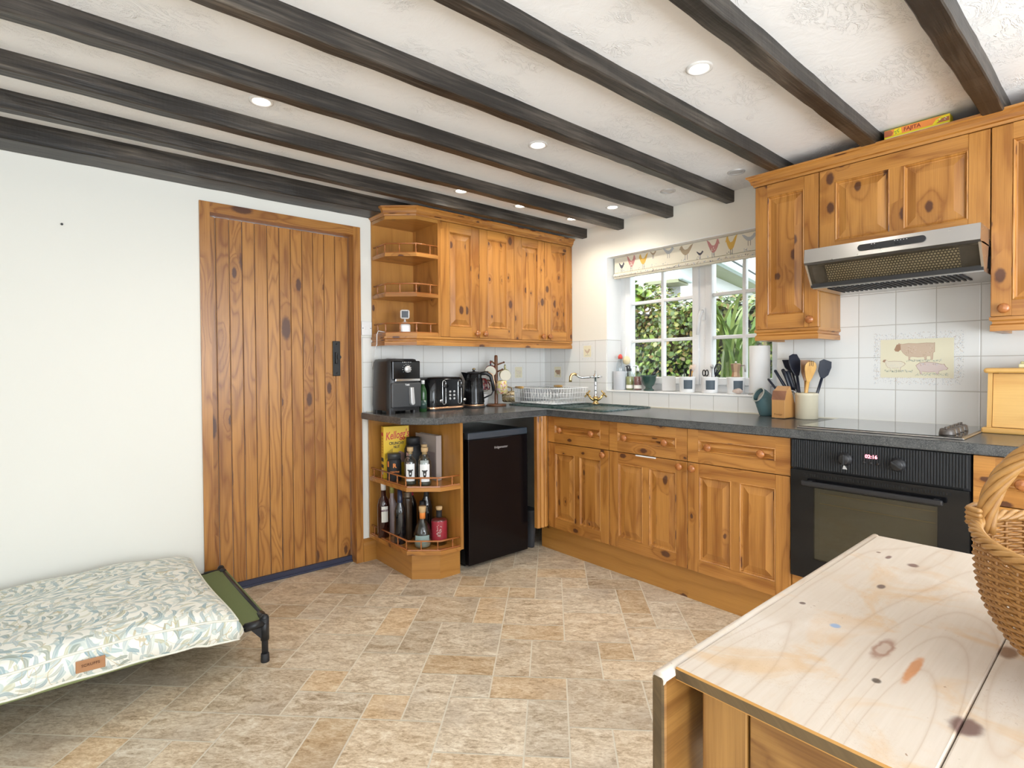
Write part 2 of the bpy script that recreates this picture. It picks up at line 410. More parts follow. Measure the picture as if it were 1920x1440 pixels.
# floor: every printed tile of the vinyl is a face of the one sheet
KNOWN = '''-17 1 1 1;-17 -1 1 2;-19 0 2 2;-19 -1 2 1;-18 -3 2 2;-18 2 2 1;-16 0 2 1;-16 -2 2 2;-16 1 1 2;-15 -3 1 1;-16 -4 1 2;-15 1 2 2;-17 3 2 2;-17 5 1 1;-18 4 1 2;-18 3 1 1;-18 6 2 2;-18 8 2 1;-19 7 1 2;-20 5 2 2;-20 4 2 1;-20 2 2 2;-20 7 1 1;-20 -2 2 1;-20 -4 2 2;-15 4 1 1;-13 2 2 2;-13 1 2 1;-12 4 1 2;-14 5 2 2;-14 4 2 1;-15 3 2 1;-16 5 2 2;-11 5 2 1;-11 3 2 2;-11 1 1 2;-11 6 1 2;-10 6 2 2;-13 7 2 1;-12 8 2 2;-13 8 1 1;-13 9 1 2;-15 7 2 2;-10 0 2 2;-8 -2 2 2;-9 -2 1 2;-11 -1 2 1;-10 -2 1 1;-12 -3 2 2;-10 -4 1 2;-9 -3 2 1;-9 -5 2 2;-12 -4 2 1;-11 -6 2 2;-13 -5 2 1;-13 -7 2 2;-13 -4 1 1;-14 -3 2 2;-13 -1 2 2;-14 -1 1 2;-15 -5 2 2;-14 -7 1 2;-12 6 1 1;-10 2 1 1;-11 0 1 1;-8 0 2 1'''
ORANGE = {(-18, 3), (-17, 5), (-20, 4), (-14, 4), (-13, 1), (-11, 0), (-12, -4), (-15, -3), (-16, 1), (-14, -1), (-11, 6), (-13, 8), (-14, -7), (-11, 4)}
m = .141; A45 = math.radians(45.25); pa, pb = -.02436, .03817
def f2w(a, b):
    a = a * m + pa; b = b * m + pb
    return (a * math.cos(A45) - b * math.sin(A45), a * math.sin(A45) + b * math.cos(A45))
occ = {}; tiles = []
def put(a, b, h, w):
    for i in range(a, a + h):
        for j in range(b, b + w):
            if (i, j) in occ: return False
    for i in range(a, a + h):
        for j in range(b, b + w): occ[i, j] = 1
    tiles.append((a, b, h, w)); return True
for q in KNOWN.split(';'): put(*map(int, q.split()))
rnd = random.Random(3)
for a in range(-72, 14):
    for b in range(-40, 40):
        x, y = f2w(a + .5, b + .5)
        if not (XB - .3 < x < .3 and YF - .3 < y < .3) or (a, b) in occ: continue
        o = [(2, 2), (2, 2), (1, 2), (2, 1)]; rnd.shuffle(o)
        for h, w in o + [(1, 1)]:
            if put(a, b, h, w): break
b = MB(); cl = b.bm.loops.layers.float_color.new('tone')
fs = b.poly([(XB, YF, 0), (0, YF, 0), (0, .12, 0), (XB, .12, 0)], mi=1)
gap = .0028
for (ta, tb, h, w) in tiles:
    e = gap / m
    P = [f2w(ta + e, tb + e), f2w(ta + h - e, tb + e), f2w(ta + h - e, tb + w - e), f2w(ta + e, tb + w - e)]
    P = [(min(0, max(XB, x)), min(.12, max(YF, y)), .0012) for x, y in P]
    if len({(round(x, 4), round(y, 4)) for x, y, _ in P}) < 3: continue
    try: f = b.poly(P, mi=0)[0]
    except ValueError: continue
    og = 1. if (ta, tb) in ORANGE or (rnd.random() < .12 and h * w < 4) else rnd.uniform(0, .55)
    t3 = (og, rnd.uniform(.80, 1.06), rnd.random(), 1)
    for l in f.loops: l[cl] = t3
bmesh.ops.recalc_face_normals(b.bm, faces=b.bm.faces)
for f in b.bm.faces:
    if f.normal.z < 0: f.normal_flip()
fl = b.build('floor', [M_floor, M_grout], kind='structure')
DX0, DX1, DZ = -2.422, -1.561, 2.0406
WY0, WY1, WZ0, WZ1 = -1.8184, -.6321, 1.0224, 1.9606
shell('ceiling', [(XB - .3, YF - .3, ZC, .3, .3, ZC + .1)], M_ceil)
wall_l = shell('wall_left', [(XB, 0, 0, DX0, .14, ZC), (DX1, 0, 0, .3, .14, ZC), (DX0, 0, DZ, DX1, .14, ZC)], M_wall)
wall_r = shell('wall_right', [(0, YF, 0, .3, WY0, ZC), (0, WY1, 0, .3, .0, ZC), (0, WY0, 0, .3, WY1, WZ0), (0, WY0, WZ1, .3, WY1, ZC)], M_wallr)
shell('wall_back', [(XB - .12, YF, 0, XB, -4.6, ZC), (XB - .12, -2.6, 0, XB, .14, ZC), (XB - .12, -4.6, 0, XB, -2.6, .55), (XB - .12, -4.6, 2.05, XB, -2.6, ZC)], M_wall)
shell('wall_front', [(XB - .12, YF - .12, 0, -3.6, YF, ZC), (-.8, YF - .12, 0, .3, YF, ZC), (-3.6, YF - .12, 2.08, -.8, YF, ZC), (-3.6, YF - .12, 0, -.8, YF, .2)], M_wall)
# small picture nail left in the plain wall
nl = MB(); nl.lathe([(.0025, 0), (.0025, .012), (.005, .013), (.005, .016)], M=frame((-2.957, 0, 1.83), (1, 0, 0), (0, 0, 1)), n=8)
nl.build('nail', M_iron, wall_l)

# ceiling beams
ORD = ['dark stained ceiling beam fixed along the wall above the pine door', 'dark ceiling beam passing just in front of the corner wall cupboards', 'third dark ceiling beam out from the pine door wall', 'fourth dark ceiling beam, ending above the left part of the window', 'fifth dark ceiling beam, ending above the middle of the window', 'dark ceiling beam meeting the top of the narrow cupboard right of the window', 'dark ceiling beam ending beside the yellow food box', 'rightmost dark ceiling beam, with swirling knotty grain, right of the yellow food box']
for lab, (y0, y1, z) in zip(ORD, [(-.165, 0, 2.108), (-.452, -.402, 2.13), (-.786, -.732, 2.13), (-1.172, -1.118, 2.13), (-1.572, -1.520, 2.13), (-1.968, -1.912, 2.137), (-2.366, -2.306, 2.135), (-2.772, -2.705, 2.13)]):
    b = MB(); n = 60; prev = None; rr = random.Random(y0)
    so = random.uniform(0, 60)
    for i in range(n + 1):
        x = XB + (0 - XB) * i / n; w = [.0022 * math.sin(x * 3.1 + y0 * 9) + rr.uniform(-.0014, .0014) for _ in range(4)]
        if i == n: w = [0, 0, 0, 0]
        c = .004
        sec = [(y0 + w[0], ZC + .01), (y0 + w[1], z + c + w[2]), (y0 + c + w[1], z + w[2]), (y1 - c + w[3], z + w[2]), (y1 + w[3], z + c + w[2]), (y1 + w[0], ZC + .01)]
        if y1 == 0: sec[4] = (0, z + c + w[2]); sec[5] = (0, ZC + .01); sec[3] = (-c, z + w[2])
        ring = [b.bm.verts.new((x, p[0], p[1])) for p in sec]
        if prev:
            for k in range(5):
                f = b.bm.faces.new((prev[k], ring[k], ring[k + 1], prev[k + 1])); vv = (0, .062, .067, .112, .117, .18)
                for l, q in zip(f.loops, ((k, 0), (k, 1), (k + 1, 1), (k + 1, 0))): l[b.uv].uv = (XB + (0 - XB) * (i - 1 + q[1]) / n, vv[q[0]])
        else: b.bm.faces.new(ring[::-1])
        prev = ring
    b.bm.faces.new(prev)
    bmesh.ops.recalc_face_normals(b.bm, faces=b.bm.faces)
    for f in b.bm.faces:
        for l in f.loops: l[b.uv].uv.x += so; l[b.uv].uv.y += so * 1.7
    o = b.build('ceiling_beam', M_beam); recentre(o, (XB / 2, (y0 + y1) / 2, z)); tag(o, lab, 'beam', 'ceiling beams')

# recessed downlights
DL = [(-2.391, -.949, 1, 'lit round ceiling downlight nearest the pine door'), (-1.314, -1.321, 1, 'lit round ceiling downlight above the middle of the floor'), (-1.331, -2.132, 1, 'lit round ceiling downlight highest in the photo, above the oven side'),
      (-.284, -1.728, 0, 'unlit round ceiling downlight closest to the right-hand cupboard cornice'), (-.29, -1.324, 0, 'unlit round ceiling downlight over the middle of the window'), (-.289, -.921, 1, 'round ceiling downlight over the left end of the window'),
      (-1.21, -.575, 1, 'ceiling downlight half hidden by a beam above the open corner shelves'), (-.76, -.575, 1, 'ceiling downlight half hidden by a beam above the double wall cupboards'), (-.291, -.575, 1, 'ceiling downlight half hidden by a beam nearest the room corner')]
for (x, y, on, lab) in DL:
    t = thing('ceiling_downlight', lab, 'light', (x, y, ZC), 0, 'recessed ceiling downlights')
    b = MB(); b.lathe([(.030, -.0005), (.031, -.004), (.038, -.006), (.043, -.004), (.0435, .0)], (x, y, ZC), 28, cap=False)
    b.lathe([(.030, -.0005), (.026, .002), (.0255, .001)], (x, y, ZC), 28, cap=False); b.build('trim_ring', M_white if on else M_silver, t)
    b = MB(); b.lathe([(.0, -.0008), (.018, -.0008), (.029, -.0015), (.03, -.0005)], (x, y, ZC), 24, cap=False); b.build('lamp_lens', M_lamp if on else M_silver, t)
    if on:
        d = bpy.data.lights.new('downlight_lamp', 'SPOT'); d.energy = 11; d.color = (1, .92, .80); d.spot_size = math.radians(150); d.spot_blend = .8; d.shadow_soft_size = .03
        lo = bpy.data.objects.new('downlight_lamp', d); COL.objects.link(lo); lo.parent = t; lo.location = (0, 0, -.012)

# ------------------------------------------------------------------ tiles on the walls
b = MB(); b.box((DX1 + .012, -.006, .9185), (0, 0, 1.3765)); b.build('tile_splashback', M_tileL, wall_l)
b = MB()
b.box((-.006, WY1, .9185), (0, 0, 1.381)); b.box((-.006, WY0, .9185), (0, WY1, WZ0)); b.box((-.006, -3.6, .9185), (0, WY0, 1.381)); b.box((-.006, -2.95, 1.381), (0, -2.05, 1.76))
b.box((.0, WY1 - .006, WZ0), (.15, WY1, 1.381))
b.build('tile_splashback', M_tileR, wall_r)
# printed picture tiles: each its own part, the print is flat colour on the glaze
P_cream = plain('print_cream', (.80, .75, .56), .3); P_blue = plain('print_grey_blue', (.46, .50, .56), .3); P_brown = plain('print_brown', (.40, .24, .15), .3)
P_tan = plain('print_tan', (.62, .48, .36), .3); P_fleece = plain('print_fleece', (.78, .72, .58), .3); P_green = plain('print_green', (.30, .36, .26), .3); P_pink = plain('print_pink', (.70, .58, .54), .3)
P_speck = plain('print_border', (.62, .62, .58), .3)
PM = [P_cream, P_blue, P_brown, P_tan, P_fleece, P_green, P_pink, P_speck, M_ink]
COW = [(0, .62), (.03, .52), (.10, .50), (.16, .62), (.22, .42), (.30, .26), (.36, .22), (.36, .02), (.40, .02), (.41, .18), (.47, .20), (.60, .16), (.74, .18), (.76, .02), (.80, .02), (.81, .22), (.90, .22), (.91, .02), (.95, .02), (.965, .40), (1, .45), (1, .98), (.97, .95), (.80, .97), (.55, .94), (.36, .97), (.22, .93), (.15, .95), (.12, 1.0), (.10, .92), (.06, .90)]
SHEEP = [(0, .82), (.08, .74), (.13, .78), (.16, .5), (.24, .30), (.34, .26), (.35, .03), (.39, .03), (.41, .25), (.6, .24), (.72, .27), (.74, .03), (.78, .03), (.80, .3), (.92, .45), (1, .6), (.95, .72), (.8, .84), (.5, .86), (.25, .84), (.15, .98), (.06, .97)]
PIG = [(0, .72), (.06, .45), (.12, .30), (.14, .04), (.19, .04), (.2, .25), (.4, .18), (.6, .22), (.66, .04), (.71, .04), (.73, .26), (.86, .36), (.95, .36), (1, .50), (.93, .62), (.88, .82), (.82, .80), (.6, .92), (.35, .98), (.12, .92)]
HEN = [(0, .75), (.12, .7), (.2, .45), (.4, .3), (.45, .04), (.5, .04), (.5, .28), (.7, .34), (.9, .62), (1, .95), (.82, .86), (.66, .62), (.45, .62), (.30, .9), (.2, 1), (.1, .92)]
def flat(b, pts, M, s, o, mi, lift, flip=False):
    # concave outline: one n-gon, triangulated
    q = [((1 - p[0]) if flip else p[0], p[1]) for p in pts]
    vs = [b.bm.verts.new((o[0] + p[0] * s[0], o[1] + p[1] * s[1], lift)) for p in q]
    f = b.bm.faces.new(vs); f.normal_update(); r = bmesh.ops.triangulate(b.bm, faces=[f]); b.fin(r['faces'], (1, 0, 0), mi, False, M, False)
    for ff in r['faces']:
        ff.normal_update()
        if ff.normal.dot(M.to_3x3() @ Vector((0, 0, 1))) < 0: ff.normal_flip()
def speckle(b, M, x0, y0, x1, y1, n, mis, r, lift):
    for _ in range(n):
        x, y = random.uniform(x0, x1), random.uniform(y0, y1); a = random.uniform(0, 6.3); l = random.uniform(.6, 1.8) * r; k = r * .45
        c, s = math.cos(a), math.sin(a)
        b.poly([M @ Vector((x + c * l, y + s * l, lift)), M @ Vector((x - s * k, y + c * k, lift)), M @ Vector((x - c * l, y - s * l, lift)), M @ Vector((x + s * k, y - c * k, lift))], random.choice(mis), seed=False)
# animal mural above the hob (3 x 2 tiles), local x runs along -y
Mm = frame((-.0062, -2.270, 1.098), (0, -1, 0), (0, 0, 1)); Wm, Hm = .338, .238
b = MB(); b.poly([Mm @ Vector(p) for p in [(.028, .030, .0001), (Wm - .034, .030, .0001), (Wm - .034, Hm - .030, .0001), (.028, Hm - .030, .0001)]], 0, seed=False)
for q in ((0, 0, Wm, .026), (0, Hm - .028, Wm, Hm), (0, .02, .022, Hm - .02), (Wm - .03, .02, Wm, Hm - .02)): speckle(b, Mm, *q, 170, (1, 7, 7, 3), .0024, .00012)
for (x0, y0, x1, y1) in ((.024, .028, Wm - .03, .028), (.024, Hm - .028, Wm - .03, Hm - .028), (.026, .028, .026, Hm - .028), (Wm - .032, .028, Wm - .032, Hm - .028)):
    k = int(math.hypot(x1 - x0, y1 - y0) / .007)
    for i in range(k + 1): speckle(b, Mm, x0 + (x1 - x0) * i / k, y0 + (y1 - y0) * i / k, x0 + (x1 - x0) * i / k + .001, y0 + (y1 - y0) * i / k + .001, 1, (2, 1), .0018, .00016)
for (x0, y0, x1, y1) in ((.13, .104, .26, .114), (.045, .056, .155, .066), (.165, .040, .285, .052)): speckle(b, Mm, x0, y0, x1, y1, 130, (5, 1, 5, 0), .0021, .0002)
flat(b, COW, Mm, (.153, .081), (.0835, .1105), 2, .00022); flat(b, COW, Mm, (.150, .078), (.085, .112), 3, .00025); speckle(b, Mm, .13, .14, .23, .18, 40, (2, 6), .0022, .0003); flat(b, [(0, .62), (.03, .52), (.10, .50), (.16, .62), (.15, .95), (.06, .90)], Mm, (.150, .078), (.085, .112), 2, .0003)
flat(b, SHEEP, Mm, (.0915, .0555), (.0363, .0603), 2, .00022); flat(b, SHEEP, Mm, (.088, .052), (.038, .062), 4, .00025); speckle(b, Mm, .055, .078, .118, .10, 30, (0, 7), .002, .0003); flat(b, [(0, .82), (.08, .74), (.15, .98), (.06, .97)], Mm, (.088, .052), (.038, .062), 2, .0003)
flat(b, PIG, Mm, (.1185, .0595), (.1663, .0443), 2, .00022); flat(b, PIG, Mm, (.115, .056), (.168, .046), 6, .00025); speckle(b, Mm, .18, .085, .25, .098, 26, (1, 2), .002, .0003)
b.build('animal_mural', PM, wall_r)
def decor(wall, M, animal, col, flip=False):
    b = MB(); c = .0745
    b.poly([M @ Vector(p) for p in [(.040, .036, .0001), (.112, .036, .0001), (.112, .118, .0001), (.040, .118, .0001)]], 0, seed=False)
    for q in ((.022, .014, .13, .030), (.022, .122, .13, .136), (.02, .02, .034, .13), (.117, .02, .131, .13)): speckle(b, M, *q, 26, (7, 1, 7), .0022, .00012)
    speckle(b, M, .052, .044, .100, .052, 34, (5, 1), .0018, .0002)
    flat(b, animal, M, (.0545, .0445), (.0488, .0508), 2, .00022, flip); flat(b, animal, M, (.052, .042), (.050, .052), col, .00025, flip); speckle(b, M, .06, .068, .092, .086, 10, (2, 8), .0018, .0003)
    return b.build('picture_tile', PM, wall)
decor(wall_l, frame((-.055 - 2 * .1523, -.0062, 1.0708), (1, 0, 0), (0, 0, 1)), SHEEP, 4)
decor(wall_r, frame((-.0062, -.0745, 1.0708), (0, -1, 0), (0, 0, 1)), COW, 2)
decor(wall_r, frame((-.0062, -.3791, 1.2231), (0, -1, 0), (0, 0, 1)), HEN, 3, True)

# ------------------------------------------------------------------ door
d = thing('door_1', 'knotty pine ledged door in a pine frame, closed, with a black latch plate', 'door', ((DX0 + DX1) / 2, 0, 0)); d['kind'] = 'structure'
b = MB()
b.box((DX0, -.012, 0), (DX0 + .047, .13, DZ)); b.box((DX1 - .044, -.012, 0), (DX1, .13, DZ)); b.box((DX0 + .047, -.012, DZ - .052), (DX1 - .044, .13, DZ), g=(1, 0, 0))
b.build('door_frame', M_pined, d)
b = MB(); xs = [-2.372, -2.335, -2.27, -2.206, -2.143, -2.078, -2.013, -1.951, -1.886, -1.823, -1.757, -1.69, -1.608]
for i in range(12): b.box((xs[i] + .0012, .062 + random.uniform(0, .0015), .006), (xs[i + 1] - .0012, .10, DZ - .056), g=(0, 0, 1), bev=.003)
b.build('plank_leaf', M_pined, d)
b = MB(); b.box((DX0 + .047, .04, .0), (DX1 - .044, .10, .012), bev=.004); b.box((DX0 + .05, .048, .012), (DX1 - .047, .062, .038)); b.build('draught_strip', plain('blue_black_threshold', (.03, .035, .07), .5), d)
b = MB(); b.box((-1.712, .052, 1.142), (-1.666, .0625, 1.352), bev=.003); b.box((-1.700, .038, 1.215), (-1.688, .055, 1.285), bev=.004); b.lathe([(.006, 0), (.006, .022), (.012, .024), (.012, .03)], M=frame((-1.685, .052, 1.255), (1, 0, 0), (0, 0, 1)), n=12)
for zz in (1.16, 1.335): b.ball((-1.689, .052, zz), .005, 8)
b.build('latch_plate', M_iron, d)
b = MB(); b.sweep([(DX1 + .001, 0), (-1.475, 0)], [(0, .0), (.016, 0), (.016, .10), (.012, .118), (.006, .125), (.006, .138), (0, .14)]); b.build('baseboard_left', M_pinev, kind='structure')
# ------------------------------------------------------------------ window
w = thing('window_1', 'white casement window with glazing bars looking on to a hedge', 'window', (.18, -1.225, WZ0)); w['kind'] = 'structure'
xf0, xf1 = .155, .215
b = MB(); F0 = .055; cy = -1.283
b.box((xf0, WY0, WZ0), (xf1, WY0 + F0, WZ1), bev=.004); b.box((xf0, WY1 - F0, WZ0), (xf1, WY1, WZ1), bev=.004)
b.box((xf0, WY0 + F0, WZ0), (xf1, WY1 - F0, WZ0 + .045), bev=.004); b.box((xf0, WY0 + F0, WZ1 - .05), (xf1, WY1 - F0, WZ1), bev=.004); b.box((xf0, cy - .03, WZ0 + .045), (xf1, cy + .03, WZ1 - .05), bev=.004)
b.build('window_frame', M_upvc, w)
def casement(y0, y1, muny, hand):
    z0, z1 = WZ0 + .045, WZ1 - .05
    b = MB(); s = .047; x0, x1 = xf0 - .012, xf1 - .01
    b.box((x0, y0, z0), (x1, y0 + s, z1), bev=.006); b.box((x0, y1 - s, z0), (x1, y1, z1), bev=.006); b.box((x0, y0 + s, z0), (x1, y1 - s, z0 + s), bev=.006); b.box((x0, y0 + s, z1 - s), (x1, y1 - s, z1), bev=.006)
    for yy in muny: b.box((x0 + .014, yy - .011, z0 + s), (x1 - .014, yy + .011, z1 - s), bev=.004)
    for zz in (1.366, 1.634): b.box((x0 + .0145, y0 + s, zz - .011), (x1 - .0145, y1 - s, zz + .011), bev=.004)
    c = b.build('casement', M_upvc, w)
    b = MB(); b.box((x0 + .028, y0 + s - .003, z0 + s - .003), (x0 + .032, y1 - s + .003, z1 - s + .003)); b.build('glass_pane', M_pane, c)
    return c
c1 = casement(-1.262, WY1 - F0 + .006, [-.984], 1); c2 = casement(WY0 + F0 - .006, -1.304, [-1.552], 0)
b = MB(); b.box((.130, -1.312, 1.475), (.145, -1.288, 1.555), bev=.006); b.tube([(.133, -1.297, 1.535), (.112, -1.297, 1.53), (.106, -1.290, 1.50), (.108, -1.278, 1.44), (.112, -1.272, 1.385)], [.010, .011, .011, .010, .008], 10); b.build('window_handle', M_upvc, c2)
b = MB(); b.box((-.012, WY0, WZ0 - .012), (.156, WY1, WZ0 + .0), bev=.004); b.build('window_sill', M_white, w)
b = MB(); b.box((-.006, WY0, WZ0 - .001), (.155, WY1 - .006, WZ0 + .0005)); b.build('sill_tile', M_white, w)

b = MB(); b.box((-.0015, WY1 - .004, 1.381), (.156, WY1 + .001, WZ1)); b.box((-.0015, WY0 - .001, WZ0 + .001), (.156, WY0 + .004, WZ1)); b.box((-.0015, WY0, WZ1 - .005), (.156, WY1, WZ1 + .001)); b.build('white_reveal', M_whitem, w)
# roman blind with printed birds
t = thing('roman_blind', 'cream roman blind printed with hens, pulled up at the top of the window', 'blind', (.06, -1.225, 1.82))
Mb = frame((.052, -.660, 1.835), (0, -1, 0), (0, 0, 1)); WB = 1.13
fab = NT('blind_linen'); fz = fab.noise(fab.coord('Object'), 420, 2); fab.p(Base_Color=fab.mix(fz, (.82, .78, .66), (.76, .71, .58)), Roughness=.8)
inks = [fab.m, plain('hen_ochre', (.72, .45, .10), .7), plain('hen_pink', (.55, .25, .24), .7), plain('hen_grey', (.45, .47, .48), .7), plain('hen_brown', (.42, .33, .22), .7), plain('hen_blue', (.20, .30, .48), .7), plain('hen_dark', (.08, .08, .10), .7)]
b = MB()
b.box((.052, -.660 - WB, 1.845), (.066, -.660, 1.955), bev=.005)
bird = [(0, .62), (.08, .66), (.16, .45), (.30, .22), (.48, .12), (.68, .25), (.86, .62), (1, 1), (.8, .88), (.6, .62), (.42, .58), (.30, .72), (.2, .98), (.1, .92)]
seq = [(.04, 6, .05, .05, .02), (.11, 2, .075, .095, .012), (.21, 1, .075, .085, .018), (.30, 4, .05, .03, .075), (.40, 3, .085, .05, .06), (.52, 4, .10, .075, .03), (.64, 6, .05, .03, .02), (.71, 2, .085, .095, .012), (.83, 1, .075, .10, .01), (.93, 3, .09, .05, .05), (1.03, 4, .08, .07, .02)]
for i, (x, k, ww, hh, yy) in enumerate(seq):
    flat(b, bird, Mb, (ww, hh), (x, .012 + yy), k, .0006, i % 3 != 2)
    for lx in (.42, .58): b.poly([Mb @ Vector((x + ww * lx + q, yy + .012 + r, .0006)) for q, r in ((-.0012, -.02), (.0012, -.02), (.0012, hh * .2), (-.0012, hh * .2))], 6, seed=False)
    if k == 2: speckle(b, Mb, x + ww * .35, yy + .02 + hh * .15, x + ww * .65, yy + hh * .6, 7, (0,), .005, .001)
    speckle(b, Mb, x + .0, .012, x + .05, .03, 8, (6, 3, 5), .0035, .0006)
b.build('fabric', inks, t)
b = MB()
for k, (dx, dz) in enumerate(((-.006, 0), (-.012, -.010), (-.004, -.022))):
    b.box((.048 + dx, -.660 - WB, 1.828 + dz), (.074, -.660, 1.842 + dz), bev=.005)
for i in range(26): speckle(b, frame((.0355, -.67, 1.818), (0, -1, 0), (0, 0, 1)), i * .043, .0, i * .043 + .03, .012, 3, (6, 3, 4, 5), .005, .001)
b.build('folded_hem', inks, t)

# ------------------------------------------------------------------ outside
grass = plain('garden_ground', (.10, .13, .05), .9)
b = MB(); b.box((.3, -6, -.12), (14, 8, -.10)); b.build('garden_ground', grass, kind='structure')
lf = NT('hedge_leaf'); at = lf.n('ShaderNodeAttribute', attribute_name='lc')
lf.p(Base_Color=at.outputs['Color'], Roughness=.35); lf.b.inputs['Transmission Weight'].default_value = 0
def leaves(name, n, place, size, cols, core=None, seed=1):
    b = MB(); lc = b.bm.loops.layers.float_color.new('lc'); r = random.Random(seed)
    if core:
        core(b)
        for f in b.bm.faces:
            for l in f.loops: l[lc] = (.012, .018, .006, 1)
    for _ in range(n):
        p, nrm = place(r); s = size * r.uniform(.55, 1.25)
        nv = (Vector(nrm) + Vector((r.uniform(-1, 1), r.uniform(-1, 1), r.uniform(-.6, 1))) * .9).normalized()
        u = nv.orthogonal().normalized(); u = (Matrix.Rotation(r.uniform(0, 6.3), 3, nv) @ u); v = nv.cross(u); c = r.choice(cols); k = r.uniform(.6, 1.4)
        P = Vector(p); w = s * .36
        vs = [b.bm.verts.new(q) for q in (P - u * s * .5, P - u * s * .12 + v * w, P + u * s * .22 + v * w * .8, P + u * s * .55, P + u * s * .22 - v * w * .8, P - u * s * .12 - v * w)]
        f = b.bm.faces.new(vs)
        for l in f.loops: l[lc] = (c[0] * k, c[1] * k, c[2] * k, 1)
    return b
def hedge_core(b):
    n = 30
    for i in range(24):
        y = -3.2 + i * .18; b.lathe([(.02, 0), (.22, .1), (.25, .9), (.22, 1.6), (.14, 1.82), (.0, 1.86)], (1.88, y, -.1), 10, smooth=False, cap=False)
def hp(r):
    y = r.uniform(-3.2, 1.15); z = 1.9 * (1 - r.random() ** 1.15 * .98)
    top = 1.80 + .10 * math.sin(y * 3.1) + .06 * math.sin(y * 9)
    if r.random() < .16: return (1.62 + r.uniform(0, .4), y, top + r.uniform(-.05, .12)), (-.3, 0, 1)
    return (1.60 + .07 * math.sin(y * 6 + z * 4) + r.uniform(-.05, .08), y, min(z, top)), (-1, 0, .35)
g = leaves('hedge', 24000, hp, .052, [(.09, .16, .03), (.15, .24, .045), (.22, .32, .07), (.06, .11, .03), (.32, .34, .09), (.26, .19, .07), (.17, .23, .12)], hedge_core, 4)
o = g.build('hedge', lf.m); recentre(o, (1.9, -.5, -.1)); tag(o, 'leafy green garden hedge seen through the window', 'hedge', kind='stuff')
def shrub(r):
    a = r.uniform(0, 6.3); k = r.random() ** .5
    return (1.18 + .17 * k * math.cos(a), .30 + .42 * k * math.sin(a), 1.84 + r.uniform(-.22, .26) * (1.1 - k)), (-.5, 0, .8)
g = leaves('shrub', 420, shrub, .15, [(.16, .27, .03), (.22, .34, .05), (.10, .18, .03)], None, 9)
for (x, y) in ((1.18, .3), (1.2, .15), (1.19, .45)): g.tube([(x, y, -.1), (x + .02, y + .03, 1.0), (x - .02, y, 1.85)], .010, 5)
o = g.build('garden_shrub', [lf.m]); recentre(o, (1.18, .3, -.1)); tag(o, 'bright green broad-leaved shrub behind the left window panes', 'shrub')
# strap-leaved plant by the right-hand pane
b = MB(); lc = b.bm.loops.layers.float_color.new('lc'); r = random.Random(11)
for i in range(34):
    a = r.uniform(0, 6.3); L = r.uniform(.5, .95); x, y = 1.05 + r.uniform(-.08, .08), -1.02 + r.uniform(-.14, .14); wv = r.uniform(.014, .024); c = r.choice([(.11, .20, .03), (.18, .28, .05), (.26, .34, .09)])
    pr = None
    for k in range(7):
        f = k / 6; p = Vector((x + math.cos(a) * .32 * f * f, y + math.sin(a) * .32 * f * f, 1.10 + L * f - .25 * f * f * f)); sd = Vector((-math.sin(a), math.cos(a), 0)) * wv * (1 - f ** 3)
        q = (b.bm.verts.new(p - sd), b.bm.verts.new(p + sd))
        if pr:
            ff = b.bm.faces.new((pr[0], pr[1], q[1], q[0]))
            for l in ff.loops: l[lc] = (*c, 1)
        pr = q
for q in range(5): b.tube([(1.05 + q * .02 - .04, -1.02, -.1), (1.05 + q * .02 - .04, -1.0, 1.12)], .012, 5)
for f in b.bm.faces:
    if len(f.verts) > 3:
        for l in f.loops:
            if tuple(l[lc])[:3] == (0, 0, 0): l[lc] = (.08, .12, .03, 1)
o = b.build('strap_leaved_plant', lf.m); recentre(o, (1.05, -1.02, -.1)); tag(o, 'tall strap-leaved plant outside the right window pane', 'plant')
# neighbouring building: white wall, soffit, gutter, tiled roof
A = Vector((3.138, .32, 0)); dv = Vector((.974, .228, 0)).normalized(); bk = Vector((-.228, .974, 0)).normalized()
t = thing('neighbouring_house', 'white walled house with grey tiled roof beyond the hedge', 'house', (4.5, 1.6, -.1))
M2 = frame(A - dv * .25 + bk * .30, dv, bk)
b = MB(); b.box((0, 0, -.1), (6, 1.5, 2.50), M=M2); b.box((-.32, .12, -.1), (0, 1.2, 2.14), M=M2); b.build('wall', plain('house_render', (.80, .81, .84), .8), t)
b = MB(); b.box((-.1, -.28, 2.46), (6.2, .02, 2.50), M=M2); b.box((-.36, -.10, 2.15), (-.01, .3, 2.19), M=M2); b.build('soffit', plain('green_soffit', (.34, .36, .22), .6), t)
b = MB(); b.box((-.15, -.38, 2.44), (6.2, -.29, 2.55), M=M2, bev=.03); b.box((-.37, -.16, 2.17), (-.01, -.10, 2.24), M=M2, bev=.02); b.build('gutter', plain('pale_teal_gutter', (.42, .52, .50), .4), t)
b = MB()
for i in range(11):
    y0 = -.38 + i * .16; z0 = 2.56 + i * .105
    b.box((-.15, y0, z0), (6.2, y0 + .18, z0 + .03), M=M2)
b.build('roof', plain('grey_roof_tiles', (.36, .36, .38), .7), t)
